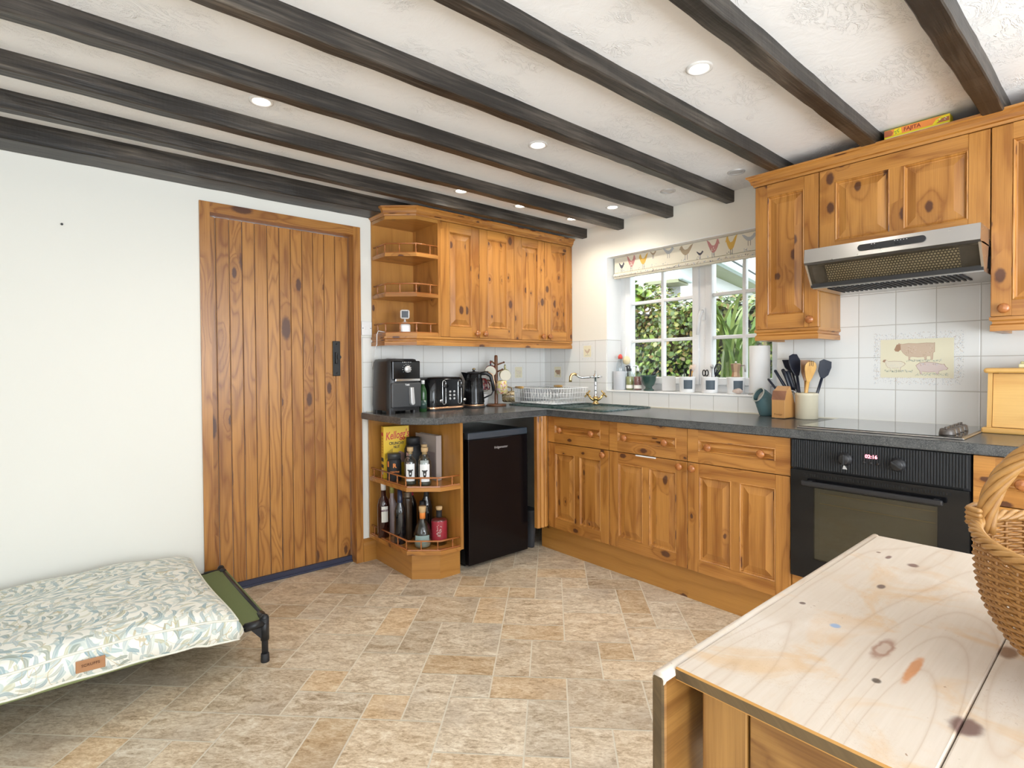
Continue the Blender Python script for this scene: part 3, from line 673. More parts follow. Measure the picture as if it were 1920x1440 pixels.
# ------------------------------------------------------------------ kitchen furniture
XF, T = -.5877, .020
ZW, ZT = .9175, .8785
def panel_front(b, M, w, h, panels, rail_g=True):
    # framed, raised-and-fielded front; local x right, y up, z out (0..T)
    P = sorted(panels); y0, y1 = P[0][1], P[0][3]
    xs = [0] + [v for p in P for v in (p[0], p[2])] + [w]
    if rail_g:
        b.box((0, 0, 0), (xs[1], h, T), g=(0, 1, 0), M=M, bev=.0015, seg=1); b.box((xs[-2], 0, 0), (w, h, T), g=(0, 1, 0), M=M, bev=.0015, seg=1)
        b.box((xs[1], 0, 0), (xs[-2], y0, T), g=(1, 0, 0), M=M); b.box((xs[1], y1, 0), (xs[-2], h, T), g=(1, 0, 0), M=M)
    else:
        for q in ((0, 0, xs[1], h), (xs[-2], 0, w, h), (xs[1], 0, xs[-2], y0), (xs[1], y1, xs[-2], h)): b.box((q[0], q[1], 0), (q[2], q[3], T), g=(1, 0, 0), M=M)
    for i in range(len(P) - 1): b.box((P[i][2], y0, 0), (P[i + 1][0], y1, T), g=(0, 1, 0), M=M)
    for (a, c, e, f) in P:
        mn = min(e - a, f - c); k = min(.030, mn * .26)
        rings = []
        for ins, z in ((0, T), (.003, T + .002), (.007, T - .002), (.010, T - .009), (.014, T - .010), (.014 + k, T - .002)):
            rings.append([b.bm.verts.new((x, y, z)) for x, y in ((a + ins, c + ins), (e - ins, c + ins), (e - ins, f - ins), (a + ins, f - ins))])
        fs = [b.bm.faces.new((r0[i], r0[(i + 1) % 4], r1[(i + 1) % 4], r1[i])) for r0, r1 in zip(rings, rings[1:]) for i in range(4)]
        fs.append(b.bm.faces.new(rings[-1])); b.fin(fs, (0, 1, 0) if rail_g else (1, 0, 0), 0, True, M, False)
KP = [(.007, 0), (.008, .006), (.009, .010), (.0155, .014), (.019, .020), (.0185, .026), (.013, .0305), (.0, .032)]
def knob(parent, p, nrm, name='knob', s=1., mat=None):
    n = Vector(nrm); u = n.orthogonal().normalized(); M = frame(p, u, n.cross(u))
    b = MB(); b.lathe([(r * s, z * s) for r, z in KP], M=M, n=16); return b.build(name, mat or M_knob, parent)
def front_on_right(y_left, z0):  # window-wall fronts face -x; local x runs to -y
    return frame((XF + T, y_left, z0), (0, -1, 0), (0, 0, 1))
# base units under the window
def base_unit(yl, yr, kside, label, strip=False):
    w_ = yl - yr; t = thing('base_cabinet', label, 'cabinet', (XF / 2, (yl + yr) / 2, .166), 0, 'base cabinets under the window worktop')
    b = MB(); b.box((XF + T + .002, yr + .001, .166), (-.012, yl - .001, ZT)); b.build('carcass', M_pinev, t)
    g = .0015
    b = MB(); panel_front(b, front_on_right(yl - g, .168), w_ - 2 * g, .539, [(.062, .062, w_ / 2 - .022, .478), (w_ / 2 + .018, .062, w_ - .066, .478)])
    d = b.build('door', M_pine, t); knob(d, (XF, yl - .462 if kside > 0 else yl - .035, .681), (-1, 0, 0))
    b = MB(); panel_front(b, front_on_right(yl - g, .7115), w_ - 2 * g, .163, [(.057, .055, w_ - .066, .112)], False)
    dr = b.build('drawer', M_pine, t)
    for yy in (yl - .120, yl - .376): knob(dr, (XF, yy, .794), (-1, 0, 0))
    if strip:
        b = MB(); b.box((XF - .0035, -1.444, .7005), (XF - .0005, -1.315, .7075), bev=.001); b.build('child_lock_strip', M_white, d)
    return t
base_unit(-.6323, -1.1301, 1, 'pine base cabinet nearest the room corner, below the sink drainer')
base_unit(-1.1301, -1.6284, 1, 'pine base cabinet with a white strip along the top of its door', True)
base_unit(-1.6284, -2.126, -1, 'pine base cabinet touching the left side of the black oven')
# pine drawer unit right of the oven
t = thing('base_cabinet', 'pine drawer cabinet right of the oven, partly behind the wicker basket', 'cabinet', (XF / 2, -2.98, .166), 0, 'base cabinets under the window worktop')
b = MB(); b.box((XF + T + .002, -3.33, .166), (-.012, -2.735, ZT)); b.build('carcass', M_pinev, t)
for z0, h in ((.7115, .163), (.44, .268), (.168, .268)):
    b = MB(); panel_front(b, front_on_right(-2.7345, z0), .595, h, [(.057, .055, .538, h - .05)], False); dr = b.build('drawer', M_pine, t)
    for yy in (-2.86, -3.2): knob(dr, (XF, yy, z0 + h / 2), (-1, 0, 0))
b = MB(); b.box((XF + .012, -2.733, .166), (-.1, -2.128, .285)); o = b.build('oven_filler_panel', M_pine); recentre(o, (-.33, -2.43, .166)); tag(o, 'strip of pine just below the black oven', 'panel')
b = MB(); b.box((-.538, -3.33, 0), (-.520, -.52, .1655), g=(0, 1, 0)); o = b.build('plinth', M_pinev); recentre(o, (-.529, -1.9, 0)); tag(o, 'long pine plinth along the floor below the window-side cabinets', 'plinth')
# fluted corner post
b = MB(); prof = [(-.684, -.606)] + [(-.684 + .095 * i / 12, -.632 - .006 * math.sin(i / 12 * PI * 3) ** 2 - (.003 if 2 < i < 10 else 0)) for i in range(13)] + [(-.589, -.606)]
b.prism(prof, .170, ZT, g=(0, 0, 1)); o = b.build('corner_post', M_pine); recentre(o, (-.636, -.62, .17)); tag(o, 'fluted pine corner post hanging between fridge space and cabinets', 'post')

# worktop, one L-shaped sheet with cut outs left solid below sink and hob
t = thing('worktop', 'dark grey slate-effect L-shaped kitchen worktop', 'worktop', (-.6, -.6, ZT))
b = MB(); yw, xw = -.6415, -.6077
outline = [(-.0065, -.0065), (-1.5665, -.0065), (-1.5635, -.49), (-1.421, yw), (xw, yw), (xw, -3.4), (-.0065, -3.4)]
b.prism(outline, ZT, ZW, bev=.006, seed=False); b.build('slab', M_top, t)
b = MB(); b.box((-.012, -3.4, ZW), (-.0062, -.012, ZW + .006)); b.box((-1.53, -.012, ZW), (-.012, -.0062, ZW + .006)); b.build('sealant_bead', M_cream, t)

# ---- open corner shelves below the worktop
def gallery(b, path, z, h, nb, closed_ends=True):
    pts = [Vector((x, y, z + h)) for x, y in path]
    b.tube(pts, .0065, 8, ry=.75)
    b.sweep(path, [(-.007, z), (.007, z), (.006, z + .006), (-.006, z + .006)])
    # even spacing of turned balusters
    seg = [(pts[i], pts[i + 1]) for i in range(len(pts) - 1)]; L = [(q - p).length for p, q in seg]; tot = sum(L)
    for k in range(nb):
        d_ = tot * (k + .5) / nb; i = 0
        while d_ > L[i]: d_ -= L[i]; i += 1
        p = seg[i][0].lerp(seg[i][1], d_ / L[i])
        b.lathe([(.0042, 0), (.0042, .008), (.0028, .012), (.0058, h * .42), (.0028, h * .7), (.0042, h * .78), (.0042, h)], (p.x, p.y, z), 8)
def inset(path, d_):
    n = len(path); P = [Vector(p) for p in path]; out = []
    for i in range(n):
        a = (P[i] - P[i - 1]).normalized() if i else None; c = (P[i + 1] - P[i]).normalized() if i < n - 1 else None
        a = a or c; c = c or a; n0 = Vector((a.y, -a.x)); n1 = Vector((c.y, -c.x)); bb = (n0 + n1).normalized(); k = d_ / max(.3, bb.dot(n0)); out.append((P[i].x - bb.x * k, P[i].y - bb.y * k))
    return out
t = thing('corner_shelf_unit', 'open pine corner shelf unit under the worktop, holding jars and bottles', 'shelf unit', (-1.37, -.3, 0))
SP = [(-1.52, -.008), (-1.513, -.455), (-1.370, -.579), (-1.2405, -.588)]
b = MB(); b.box((-1.2405, -.588, .150), (-1.2215, -.008, ZT), g=(0, 0, 1)); b.build('side_panel', M_pinev, t)
b = MB(); b.box((-1.52, -.02, .150), (-1.2405, -.008, ZT), g=(0, 0, 1)); b.build('back_panel', M_pinev, t)
for z in (.168, .522):
    b = MB(); b.prism(SP + [(-1.2405, -.008)], z - .022, z, g=(1, 0, 0)); s_ = b.build('shelf', M_pine, t)
    b = MB(); gallery(b, inset(SP, .014), z, .052, 8); b.build('gallery_rail', M_knob, s_)
b = MB(); PP = [(-1.478, -.02), (-1.478, -.448), (-1.357, -.549), (-1.2225, -.553)]
for i in range(3):
    a_, c_ = Vector(PP[i]), Vector(PP[i + 1]); d_ = (c_ - a_).normalized(); n_ = Vector((-d_.y, d_.x)) * .016
    b.prism([tuple(a_), tuple(c_), tuple(c_ + n_), tuple(a_ + n_)], 0, .146, g=(d_.x, d_.y, 0))
b.build('plinth_board', M_pinev, t)

# ---- wall units on the left run
UZ0, UZ1, UY = 1.3767, 2.0876, -.3036
def wall_unit_left(x0, x1, label):
    t = thing('wall_cabinet', label, 'cabinet', ((x0 + x1) / 2, UY / 2, UZ0), 0, 'double wall cabinets in the corner')
    b = MB(); b.box((x0, UY + T + .002, UZ0), (x1, -.001, UZ1)); b.build('carcass', M_pinev, t)
    mid = (x0 + x1) / 2
    for a, c, kx in ((x0, mid, mid - .030), (mid, x1, mid + .045 - .010)):
        M = frame((a + .0015, UY + T, UZ0 + .002), (1, 0, 0), (0, 0, 1)); w_ = c - a - .003; h = UZ1 - UZ0 - .004
        b = MB(); panel_front(b, M, w_, h, [(.066, .066, w_ - .062, h - .054)]); d = b.build('door', M_pine, t); knob(d, (kx, UY, 1.405), (0, -1, 0))
wall_unit_left(-1.178, -.578, 'double pine wall cabinet beside the open corner shelves')
wall_unit_left(-.578, -.002, 'double pine wall cabinet tight in the room corner by the window')
t = thing('wall_shelf_unit', 'open pine wall shelves with little galleried rails, left of the wall cabinets', 'shelf unit', (-1.33, -.15, 1.375))
HP = [(-1.485, -.008), (-1.485, -.180), (-1.345, -.305), (-1.195, -.305)]
b = MB(); b.box((-1.196, -.305, 1.3767), (-1.179, -.001, UZ1), g=(0, 0, 1)); b.build('side_panel', M_pine, t)
b = MB(); b.box((-1.487, -.012, 1.3767), (-1.196, -.001, UZ1), g=(0, 0, 1)); b.build('back_panel', M_pinev, t)
for i, (z, nb) in enumerate(((1.397, 5), (1.632, 5), (1.870, 5), (2.0876, 0))):
    b = MB(); b.prism(HP + [(-1.195, -.008)], z - .020, z, g=(1, 0, 0)); s_ = b.build('shelf', M_pinev if i == 3 else M_pine, t)
    if nb: b = MB(); gallery(b, inset(HP, .013), z, .058, nb); b.build('gallery_rail', M_knob, s_)
CORN = [(-.02, 0), (.004, 0), (.006, .010), (.014, .014), (.016, .028), (.024, .040), (.032, .044), (.033, .052), (-.02, .052)]
PELM = [(-.02, 0), (.010, 0), (.010, .022), (.004, .028), (.004, .036), (.012, .042), (.012, .0535), (-.02, .0535)]
b = MB(); b.sweep([(-1.485, -.002), (-1.485, -.180), (-1.345, -.303), (-.003, -.303)], [(o_, z + 2.0885) for o_, z in CORN]); o = b.build('cornice', M_pine); recentre(o, (-.75, -.3, 2.09)); tag(o, 'moulded pine cornice over the corner wall cabinets, under the beams', 'cornice')
b = MB(); b.sweep([(-1.485, -.012), (-1.485, -.180), (-1.345, -.295), (-.008, -.295)], [(o_, z + 1.3225) for o_, z in PELM]); o = b.build('light_pelmet', M_pine); recentre(o, (-.75, -.3, 1.3225)); tag(o, 'pine light pelmet along the bottom of the corner wall cabinets', 'pelmet')

# ---- wall units on the window wall
RX = -.2864
def fr(yl, z0): return frame((RX + T, yl, z0), (0, -1, 0), (0, 0, 1))
RZ0, RZ1 = 1.367, 2.085
def wall_unit_right(yl, yr, z0, panels, label, kn=None):
    t = thing('wall_cabinet', label, 'cabinet', (RX / 2, (yl + yr) / 2, z0), 0, 'wall cabinets around the extractor')
    b = MB(); b.box((RX + T + .002, yr + .0005, z0), (-.0065 if z0 < 1.6 else -.0065, yl - .0005, RZ1), g=(0, 0, 1)); b.build('carcass', M_pinev, t)
    b = MB(); panel_front(b, fr(yl - .0015, z0 + .002), yl - yr - .003, RZ1 - z0 - .004, panels); d = b.build('door', M_pine, t)
    if kn: knob(d, (RX, *kn), (-1, 0, 0))
wall_unit_right(-1.828, -2.126, RZ0, [(.060, .068, .232, .655)], 'narrow pine wall cabinet between the window and the extractor hood', (-2.094, 1.403))
wall_unit_right(-2.127, -2.731, 1.662, [(.066, .090, .276, .357), (.324, .090, .536, .357)], 'wide pine wall cabinet door above the steel extractor hood')
wall_unit_right(-2.732, -3.33, RZ0, [(.060, .058, .538, .655)], 'pine wall cabinet right of the extractor hood, at the photo edge', (-2.773, 1.397))
b = MB(); b.sweep([(-.003, -1.826), (-.286, -1.826), (-.286, -3.33)][::-1][::-1], [(o_, z + 2.086) for o_, z in CORN]); 
o = b.build('cornice', M_pine); recentre(o, (-.2, -2.4, 2.086)); tag(o, 'moulded pine cornice along the top of the cabinets over the extractor', 'cornice')
b = MB(); b.sweep([(-.008, -1.838), (-.278, -1.838), (-.278, -2.116), (-.008, -2.116)], [(o_, z + 1.3135) for o_, z in PELM]); o = b.build('light_pelmet', M_pine); recentre(o, (-.15, -1.98, 1.3135)); tag(o, 'pine pelmet under the narrow cabinet between window and hood', 'pelmet')
b = MB(); b.sweep([(-.008, -2.742), (-.278, -2.742), (-.278, -3.33)], [(o_, z + 1.3135) for o_, z in PELM]); o = b.build('light_pelmet', M_pine); recentre(o, (-.15, -3.0, 1.3135)); tag(o, 'pine pelmet under the cabinet at the right photo edge', 'pelmet')
b = MB(); b.box((-.16, -1.99, 1.352), (-.06, -1.87, 1.3655), bev=.003); b.build('under_light', M_dgrey, COL.objects['wall_cabinet.002'])

# ---- extractor hood
t = thing('extractor_hood', 'stainless steel visor extractor hood between the pine wall cabinets', 'extractor hood', (-.22, -2.43, 1.53))
y0, y1 = -2.7295, -2.1295
b = MB(); Mh = frame((0, y1, 0), (1, 0, 0), (0, 0, 1))   # local x = x, y = z, z = -y
b.prism([(-.452, 1.632), (-.462, 1.640), (-.455, 1.700), (-.286, 1.700), (-.286, 1.655), (-.007, 1.655), (-.007, 1.640), (-.440, 1.632)], 0, .600, M=Mh); b.build('fascia', M_steel, t)
for k, z_ in enumerate((0, .592)):
    b = MB(); b.prism([(-.452, 1.634), (-.40, 1.640), (-.30, 1.640), (-.33, 1.552), (-.384, 1.540)], z_, z_ + .008, M=Mh); b.build('side_cheek', M_steel, t)
fl_ = NT('hood_filter'); P = fl_.sep(fl_.coord('Object')); 
hx = fl_.math('MULTIPLY', P[1], 95); hz = fl_.math('MULTIPLY', P[2], 110)
off = fl_.math('MULTIPLY', fl_.math('MODULO', fl_.math('FLOOR', fl_.math('ADD', hz, 500)), 2), .5)
ux = fl_.math('SUBTRACT', fl_.math('FRACT', fl_.math('ADD', fl_.math('ADD', hx, 500), off)), .5); uz = fl_.math('SUBTRACT', fl_.math('FRACT', fl_.math('ADD', hz, 500)), .5)
dd = fl_.math('SQRT', fl_.math('ADD', fl_.math('MULTIPLY', ux, ux), fl_.math('MULTIPLY', uz, uz)))
fl_.p(Base_Color=fl_.mix(fl_.step(dd, .30, .38), (.98, .88, .60), (.12, .105, .08)), Roughness=.4)
b = MB(); b.prism([(-.418, 1.625), (-.410, 1.630), (-.362, 1.562), (-.370, 1.558)], .07, .53, M=Mh); b.build('grease_filter', fl_.m, t)
b = MB(); b.prism([(-.400, 1.636), (-.350, 1.636), (-.340, 1.552), (-.345, 1.552)], .008, .592, M=Mh); b.build('inner_panel', plain('inner_panel_grey', (.20, .19, .18), .5), t)
b = MB(); b.prism([(-.447, 1.632), (-.443, 1.632), (-.383, 1.547), (-.387, 1.547)], .009, .591, M=Mh); gv = b.build('glass_visor', M_smoke, t)
b = MB(); b.prism([(-.392, 1.556), (-.378, 1.556), (-.372, 1.538), (-.388, 1.538)], .002, .598, M=Mh); b.build('visor_trim', M_black, t)
b = MB(); b.box((-.372, y0 + .003, 1.534), (-.007, y1 - .003, 1.552)); b.build('underside_tray', M_steel, t)
b = MB()
for i in range(26): b.box((-.36 + .0, y1 - .06 - i * .0185, 1.529), (-.16, y1 - .068 - i * .0185, 1.534))
b.build('underside_grille', M_blackm, t)
b = MB(); Mp = frame((-.4605, -2.352, 1.672), (0, -1, 0), (.04, 0, 1)); sl = [(math.cos(a) * .013 + (.205 if abs(a) <= PI / 2 else 0), math.sin(a) * .013) for a in [(-PI / 2 + PI * i / 10) for i in range(11)] + [(PI / 2 + PI * i / 10) for i in range(11)]]
b.prism(sl, -.001, .003, M=Mp, mi=0)
for x_ in (.036, .046, .115, .125, .135, .145, .155): b.box((x_, .0075, .003), (x_ + .004, .009, .0034), M=Mp, mi=1)
cp = b.build('control_strip', [M_black, M_inkw], t)
for x_ in (.046, .130):
    b = MB(); b.box((x_ - .012, -.005, .003), (x_ + .012, .004, .006), M=Mp, bev=.001); b.box((x_ - .003, -.008, .004), (x_ + .006, .0, .011), M=Mp, bev=.001); b.build('slider_switch', M_blackm, cp)

# ---- oven
t = thing('built_in_oven', 'black built-in electric oven with a red digital clock', 'oven', (-.3, -2.43, .288))
oy1, oy0 = -2.1325, -2.7275; xo = XF - .014
b = MB(); b.box((XF + .004, oy0, .288), (-.03, oy1, .8745)); b.build('housing', M_blackm, t)
b = MB(); b.box((xo + .004, oy0, .755), (XF + .004, oy1, .8745))
for i in range(66):
    yy = oy1 - .004 - i * .0089; b.box((xo, yy - .0060, .757), (xo + .005, yy, .873), bev=.001, seg=1)
cp = b.build('control_panel', plain('ribbed_black', (.018, .019, .021), .45, spec=.3), t)
for yy, a in ((-2.342, 0), (-2.519, -2.2)):
    b = MB(); Mk = frame((xo - .0005, yy, .8135), (0, -1, 0), (0, 0, 1)); b.lathe([(.026, 0), (.026, .006), (.0215, .008), (.020, .022), (.017, .024), (0, .0245)], M=Mk, n=24)
    c, s = math.cos(a), math.sin(a); b.box((-.004, -.021, .022), (.004, .021, .029), M=Mk @ Matrix.Rotation(a, 4, 'Z'), bev=.002); kb_ = b.build('dial', M_black, cp)
    b = MB()
    for i in range(9): q = i * .7; b.box((.0315 * math.cos(q) - .0012, .0315 * math.sin(q) - .0012, .0), (.0315 * math.cos(q) + .0012, .0315 * math.sin(q) + .0012, .0006), M=Mk)
    b.build('dial_marks', M_dgrey, cp)
b = MB(); b.poly([(xo - .0004, -2.331, .772), (xo - .0004, -2.349, .772), (xo - .0004, -2.337, .792)]); b.build('printed_mark', M_silver, cp)
b = MB(); b.text('02:16', .019, frame((xo - .0006, -2.431, .8325), (0, -1, 0), (0, 0, 1)), bold=.0006); b.build('digital_clock', M_led, cp)
for yy in (-2.408, -2.431, -2.454):
    b = MB(); b.lathe([(.005, 0), (.005, .004), (.003, .005), (0, .005)], M=frame((xo, yy, .808), (0, -1, 0), (0, 0, 1)), n=12); b.build('push_button', M_black, cp)
b = MB(); b.box((XF - .002, oy0 + .02, .748), (XF + .004, oy1 - .02, .755))
for i in range(56): b.box((xo - .0008, oy1 - .05 - i * .0089, .724), (xo + .002, oy1 - .054 - i * .0089, .735))
b.build('vent_slot', M_slot, t)
# door: frame with a real cavity behind the glass
b = MB(); xd = xo
b.box((xd, oy0, .678), (XF + .003, oy1, .747)); b.box((xd, oy0, .292), (XF + .003, oy1, .378)); b.box((xd, -2.223, .378), (XF + .003, oy1, .678)); b.box((xd, oy0, .378), (XF + .003, -2.638, .678))
od = b.build('oven_door', M_blackgl, t)
b = MB(); b.box((xd + .001, -2.642, .374), (xd + .004, -2.219, .682)); b.build('glass_window', M_ovengl, od)
b = MB(); cav = [(XF - .0005, -2.64, .376), (XF - .0005, -2.22, .376), (XF - .0005, -2.22, .68), (XF - .0005, -2.64, .68)]
b.box((XF + .0, -2.24, .38), (XF + .0035, -2.22, .68)); b.box((XF, -2.64, .38), (XF + .0035, -2.63, .68)); b.poly([(XF + .0035, -2.64, .376), (XF + .0035, -2.22, .376), (XF + .0035, -2.22, .68), (XF + .0035, -2.64, .68)][::-1])
for z_ in (.655, .613): b.box((XF - .002, -2.63, z_), (XF + .002, -2.243, z_ + .003), mi=1)
b.build('inner_cavity', [plain('oven_enamel', (.42, .40, .34), .5), plain('oven_rack', (.75, .60, .36), .35, .4)], od)
b = MB(); b.box((xd - .040, -2.660, .690), (xd - .026, -2.187, .710), bev=.005); b.box((xd - .03, -2.645, .693), (xd + .001, -2.627, .707), bev=.003); b.box((xd - .03, -2.22, .693), (xd + .001, -2.202, .707), bev=.003); b.build('door_handle', M_black, od)
# ---- hob
t = thing('ceramic_hob', 'black ceramic hob with dark side knobs set in the worktop', 'hob', (-.29, -2.41, ZW))
b = MB(); b.box((-.535, -2.700, ZW), (-.032, -2.128, ZW + .006), bev=.003); b.build('trim', M_steel, t)
b = MB(); b.box((-.528, -2.693, ZW + .004), (-.039, -2.135, ZW + .0085), bev=.002); b.build('glass_plate', plain('hob_glass', (.012, .012, .012), .10, coat=.6), t)
for i, x_ in enumerate((-.47, -.40, -.33, -.26)):
    b = MB(); b.lathe([(.026, .0085), (.0265, .012), (.025, .020), (.023, .030), (.018, .033), (0, .034)], (x_, -2.640, ZW), 20); b.box((x_ - .025, -2.644, ZW + .030), (x_ + .025, -2.636, ZW + .040), bev=.002); b.build('control_knob', plain('dark_bronze_knob', (.10, .085, .075), .3, .3) if i == 0 else bpy.data.materials['dark_bronze_knob'], t)

# ---- fridge
t = thing('under_counter_fridge', 'black under-counter fridge between the shelf unit and the corner', 'fridge', (-.92, -.3, 0))
b = MB(); b.box((-1.150, -.500, .02), (-.690, -.05, .800), bev=.004); b.box((-1.14, -.48, 0), (-.70, -.1, .02)); b.build('cabinet', M_black, t)
b = MB(); b.box((-1.154, -.546, .020), (-.686, -.503, .762), bev=.005); dr = b.build('door', M_fridge, t)
b = MB(); b.box((-1.154, -.546, .7625), (-.686, -.503, .803), bev=.006); b.build('door_top_strip', plain('fridge_top_strip', (.055, .07, .09), .3), t)
b = MB(); b.text('fridgemaster', .021, frame((-.905, -.5464, .700), (1, 0, 0), (0, 0, 1))); b.build('badge', M_silver, dr)
# grey bin pushed beside the fridge
b = MB(); b.lathe([(.045, 0), (.050, .005), (.068, .24), (.070, .252), (.065, .252), (.046, .01)], (-.606, -.455, 0), 24, sx=.6, sy=1.1); o = b.build('waste_bin', M_bin); recentre(o, (-.606, -.455, 0)); tag(o, 'slim dark grey bin standing between fridge and corner post', 'bin')
# wall switch
t = thing('light_switch', 'white wall switch plate between the pine door and wall shelves', 'switch', (-1.5205, 0, 1.43))
b = MB(); b.box((-1.556, -.010, 1.389), (-1.489, -.0, 1.474), bev=.003); b.build('plate', M_white, t)
for x_ in (-1.531, -1.512):
    b = MB(); b.box((x_ - .005, -.0135, 1.422), (x_ + .005, -.0095, 1.442), bev=.002); b.build('rocker', M_white, t)
b = MB()
for x_ in (-1.548, -1.497): b.lathe([(.003, 0), (.003, .001), (0, .001)], M=frame((x_, -.010, 1.432), (1, 0, 0), (0, 0, 1)), n=8)
b.build('screw', M_dgrey, t)

# ---- sink
t = thing('inset_sink', 'dark green one and a half bowl sink with drainer, in the worktop', 'sink', (-.27, -.59, ZW))
b = MB(); ox0, ox1, sy0, sy1 = -.512, -.030, -1.035, -.140; zr = ZW + .010
def rr_(x0, y0, x1, y1, r, n=5):
    P = []
    for cx, cy, a in ((x1 - r, y1 - r, 0), (x0 + r, y1 - r, PI / 2), (x0 + r, y0 + r, PI), (x1 - r, y0 + r, 1.5 * PI)):
        P += [(cx + r * math.cos(a + PI / 2 * i / n), cy + r * math.sin(a + PI / 2 * i / n)) for i in range(n + 1)]
    return P
def ringstack(b, rings, mi=0, capend=True):
    R = [[b.bm.verts.new((x, y, z)) for x, y in P] for P, z in rings]; n = len(R[0]); fs = []
    for p, q in zip(R, R[1:]):
        for i in range(n): fs.append(b.bm.faces.new((p[i], p[(i + 1) % n], q[(i + 1) % n], q[i])))
    if capend: fs.append(b.bm.faces.new(R[-1]))
    b.fin(fs, (1, 0, 0), mi, False, None, True); return R
ringstack(b, [(rr_(ox0, sy0, ox1, sy1, .03), ZW), (rr_(ox0 + .002, sy0 + .002, ox1 - .002, sy1 - .002, .03), zr - .003), (rr_(ox0 + .01, sy0 + .01, ox1 - .01, sy1 - .01, .028), zr), (rr_(ox0 + .022, sy0 + .022, ox1 - .022, sy1 - .022, .024), zr - .004), (rr_(ox0 + .026, sy0 + .026, ox1 - .026, sy1 - .026, .022), ZW + .001)])
for i in range(9): b.box((ox0 + .06 + i * .042, sy1 - .36, ZW + .001), (ox0 + .072 + i * .042, sy1 - .04, ZW + .005), bev=.002)
b.build('drainer', M_sink, t)
for (a_, c_, e_, f_, nm) in ((-.46, -1.0, -.12, -.69, 'main_bowl'), (-.44, -.67, -.16, -.53, 'half_bowl')):
    b = MB(); ringstack(b, [(rr_(a_ - .006, c_ - .006, e_ + .006, f_ + .006, .04), ZW + .0015), (rr_(a_, c_, e_, f_, .04), zr - .002), (rr_(a_ + .006, c_ + .006, e_ - .006, f_ - .006, .036), ZW + .0025), (rr_(a_ + .02, c_ + .02, e_ - .02, f_ - .02, .03), ZW + .0015)]); b.build(nm, M_sink, t)
# ---- mixer tap
t = thing('mixer_tap', 'old-fashioned brass and chrome mixer tap with cross handles', 'tap', (-.085, -.600, zr - .004))
tx, ty = -.085, -.600; zb_ = zr - .005
b = MB(); b.lathe([(.024, 0), (.026, .006), (.020, .012), (.013, .022), (.016, .032), (.022, .040), (.018, .050), (.012, .058)], (tx, ty, zb_), 20); b.build('body', M_brass, t)
dL = Vector((-.62, .78, 0)).normalized()
for s_ in (1, -1):
    q = Vector((tx, ty, zb_ + .022)); dd_ = dL * s_; e = q + dd_ * .058 + Vector((0, 0, .052))
    b = MB(); b.tube([q, q + dd_ * .03 + Vector((0, 0, .018)), e], [.010, .009, .008], 10)
    ax = (dd_ + Vector((0, 0, .8))).normalized(); u_ = ax.orthogonal().normalized(); v_ = ax.cross(u_)
    b.ball(e, .011, 10)
    for k in range(4):
        w_ = u_ * math.cos(k * PI / 2) + v_ * math.sin(k * PI / 2); b.tube([e, e + w_ * .022], [.0045, .006], 8); b.ball(e + w_ * .024, .007, 8)
    b.build('cross_handle', M_brass, t)
b = MB(); b.lathe([(.012, .055), (.014, .06), (.010, .066), (.010, .10), (.0115, .105), (.010, .11), (.010, .135), (.0115, .14), (.010, .145), (.010, .182), (.015, .186), (.016, .198), (.012, .206), (.008, .21), (.009, .218), (.005, .224), (.007, .233), (.0, .24)], (tx, ty, zb_), 16); b.build('column', M_chrome, t)
b = MB(); sd = Vector((-.70, .55, 0)).normalized(); z_ = zb_ + .193
P = [Vector((tx, ty, z_)) + sd * a_ + Vector((0, 0, c_)) for a_, c_ in ((0, 0), (.06, -.002), (.10, -.004), (.118, .002), (.135, .016), (.150, .022), (.166, .018), (.176, .004), (.178, -.018), (.178, -.034))]
b.tube(P[:5], .009, 12); sp = b.build('spout', M_chrome, t)
b = MB(); b.tube(P[4:], [.009, .0095, .010, .010, .010, .0115], 12); b.build('spout_tip', M_brass, sp)
b = MB(); q = Vector((tx, ty, z_)); b.tube([q - sd * .01, q - sd * .03 + Vector((0, 0, .002)), q - sd * .048], [.012, .009, .002], 10); b.build('finial', M_chrome, t)
# ------------------------------------------------------------------ dog bed
bx0, bx1, by0, by1 = -3.62, -2.362, -.800, -.075
t = thing('raised_dog_bed', 'raised dog bed with sage green canvas on black tube legs by the pine door', 'dog bed', ((bx0 + bx1) / 2, (by0 + by1) / 2, 0))
for x in (bx0, bx1):
    for y in (by0, by1):
        b = MB(); b.tube([(x, y, .012), (x, y, .178)], .0125, 12); b.tube([(x, y, .090), (x, y, .180)], .0165, 12); b.ball((x, y, .178), .0165, 10)
        sx = -1 if x > -3 else 1; sy = 1 if y < -.4 else -1
        b.tube([(x, y, .160), (x + sx * .075, y, .160)], .0165, 10); b.tube([(x, y, .172), (x, y + sy * .06, .172)], .0165, 10)
        b.prism([(0, 0), (.045, 0), (0, -.055)], -.006, .006, M=frame((x + sx * .012, y, .150), (sx, 0, 0), (0, 0, 1)))
        lg = b.build('leg', M_bedtube, t)
        b = MB(); b.lathe([(.0165, 0), (.017, .004), (.0155, .034), (.0135, .036)], (x, y, 0), 14); b.build('rubber_foot', M_blackm, lg)
for y in (by0, by1):
    b = MB(); b.tube([(bx0 + .06, y, .160), (bx1 - .06, y, .160)], .0115, 10); b.build('side_rail', M_bedtube, t)
for x in (bx0, bx1):
    b = MB(); b.tube([(x, by0 + .05, .172), (x, by1 - .05, .172)], .0115, 10); b.build('end_rail', M_bedtube, t)
b = MB(); nx, ny = 30, 16; G = {}
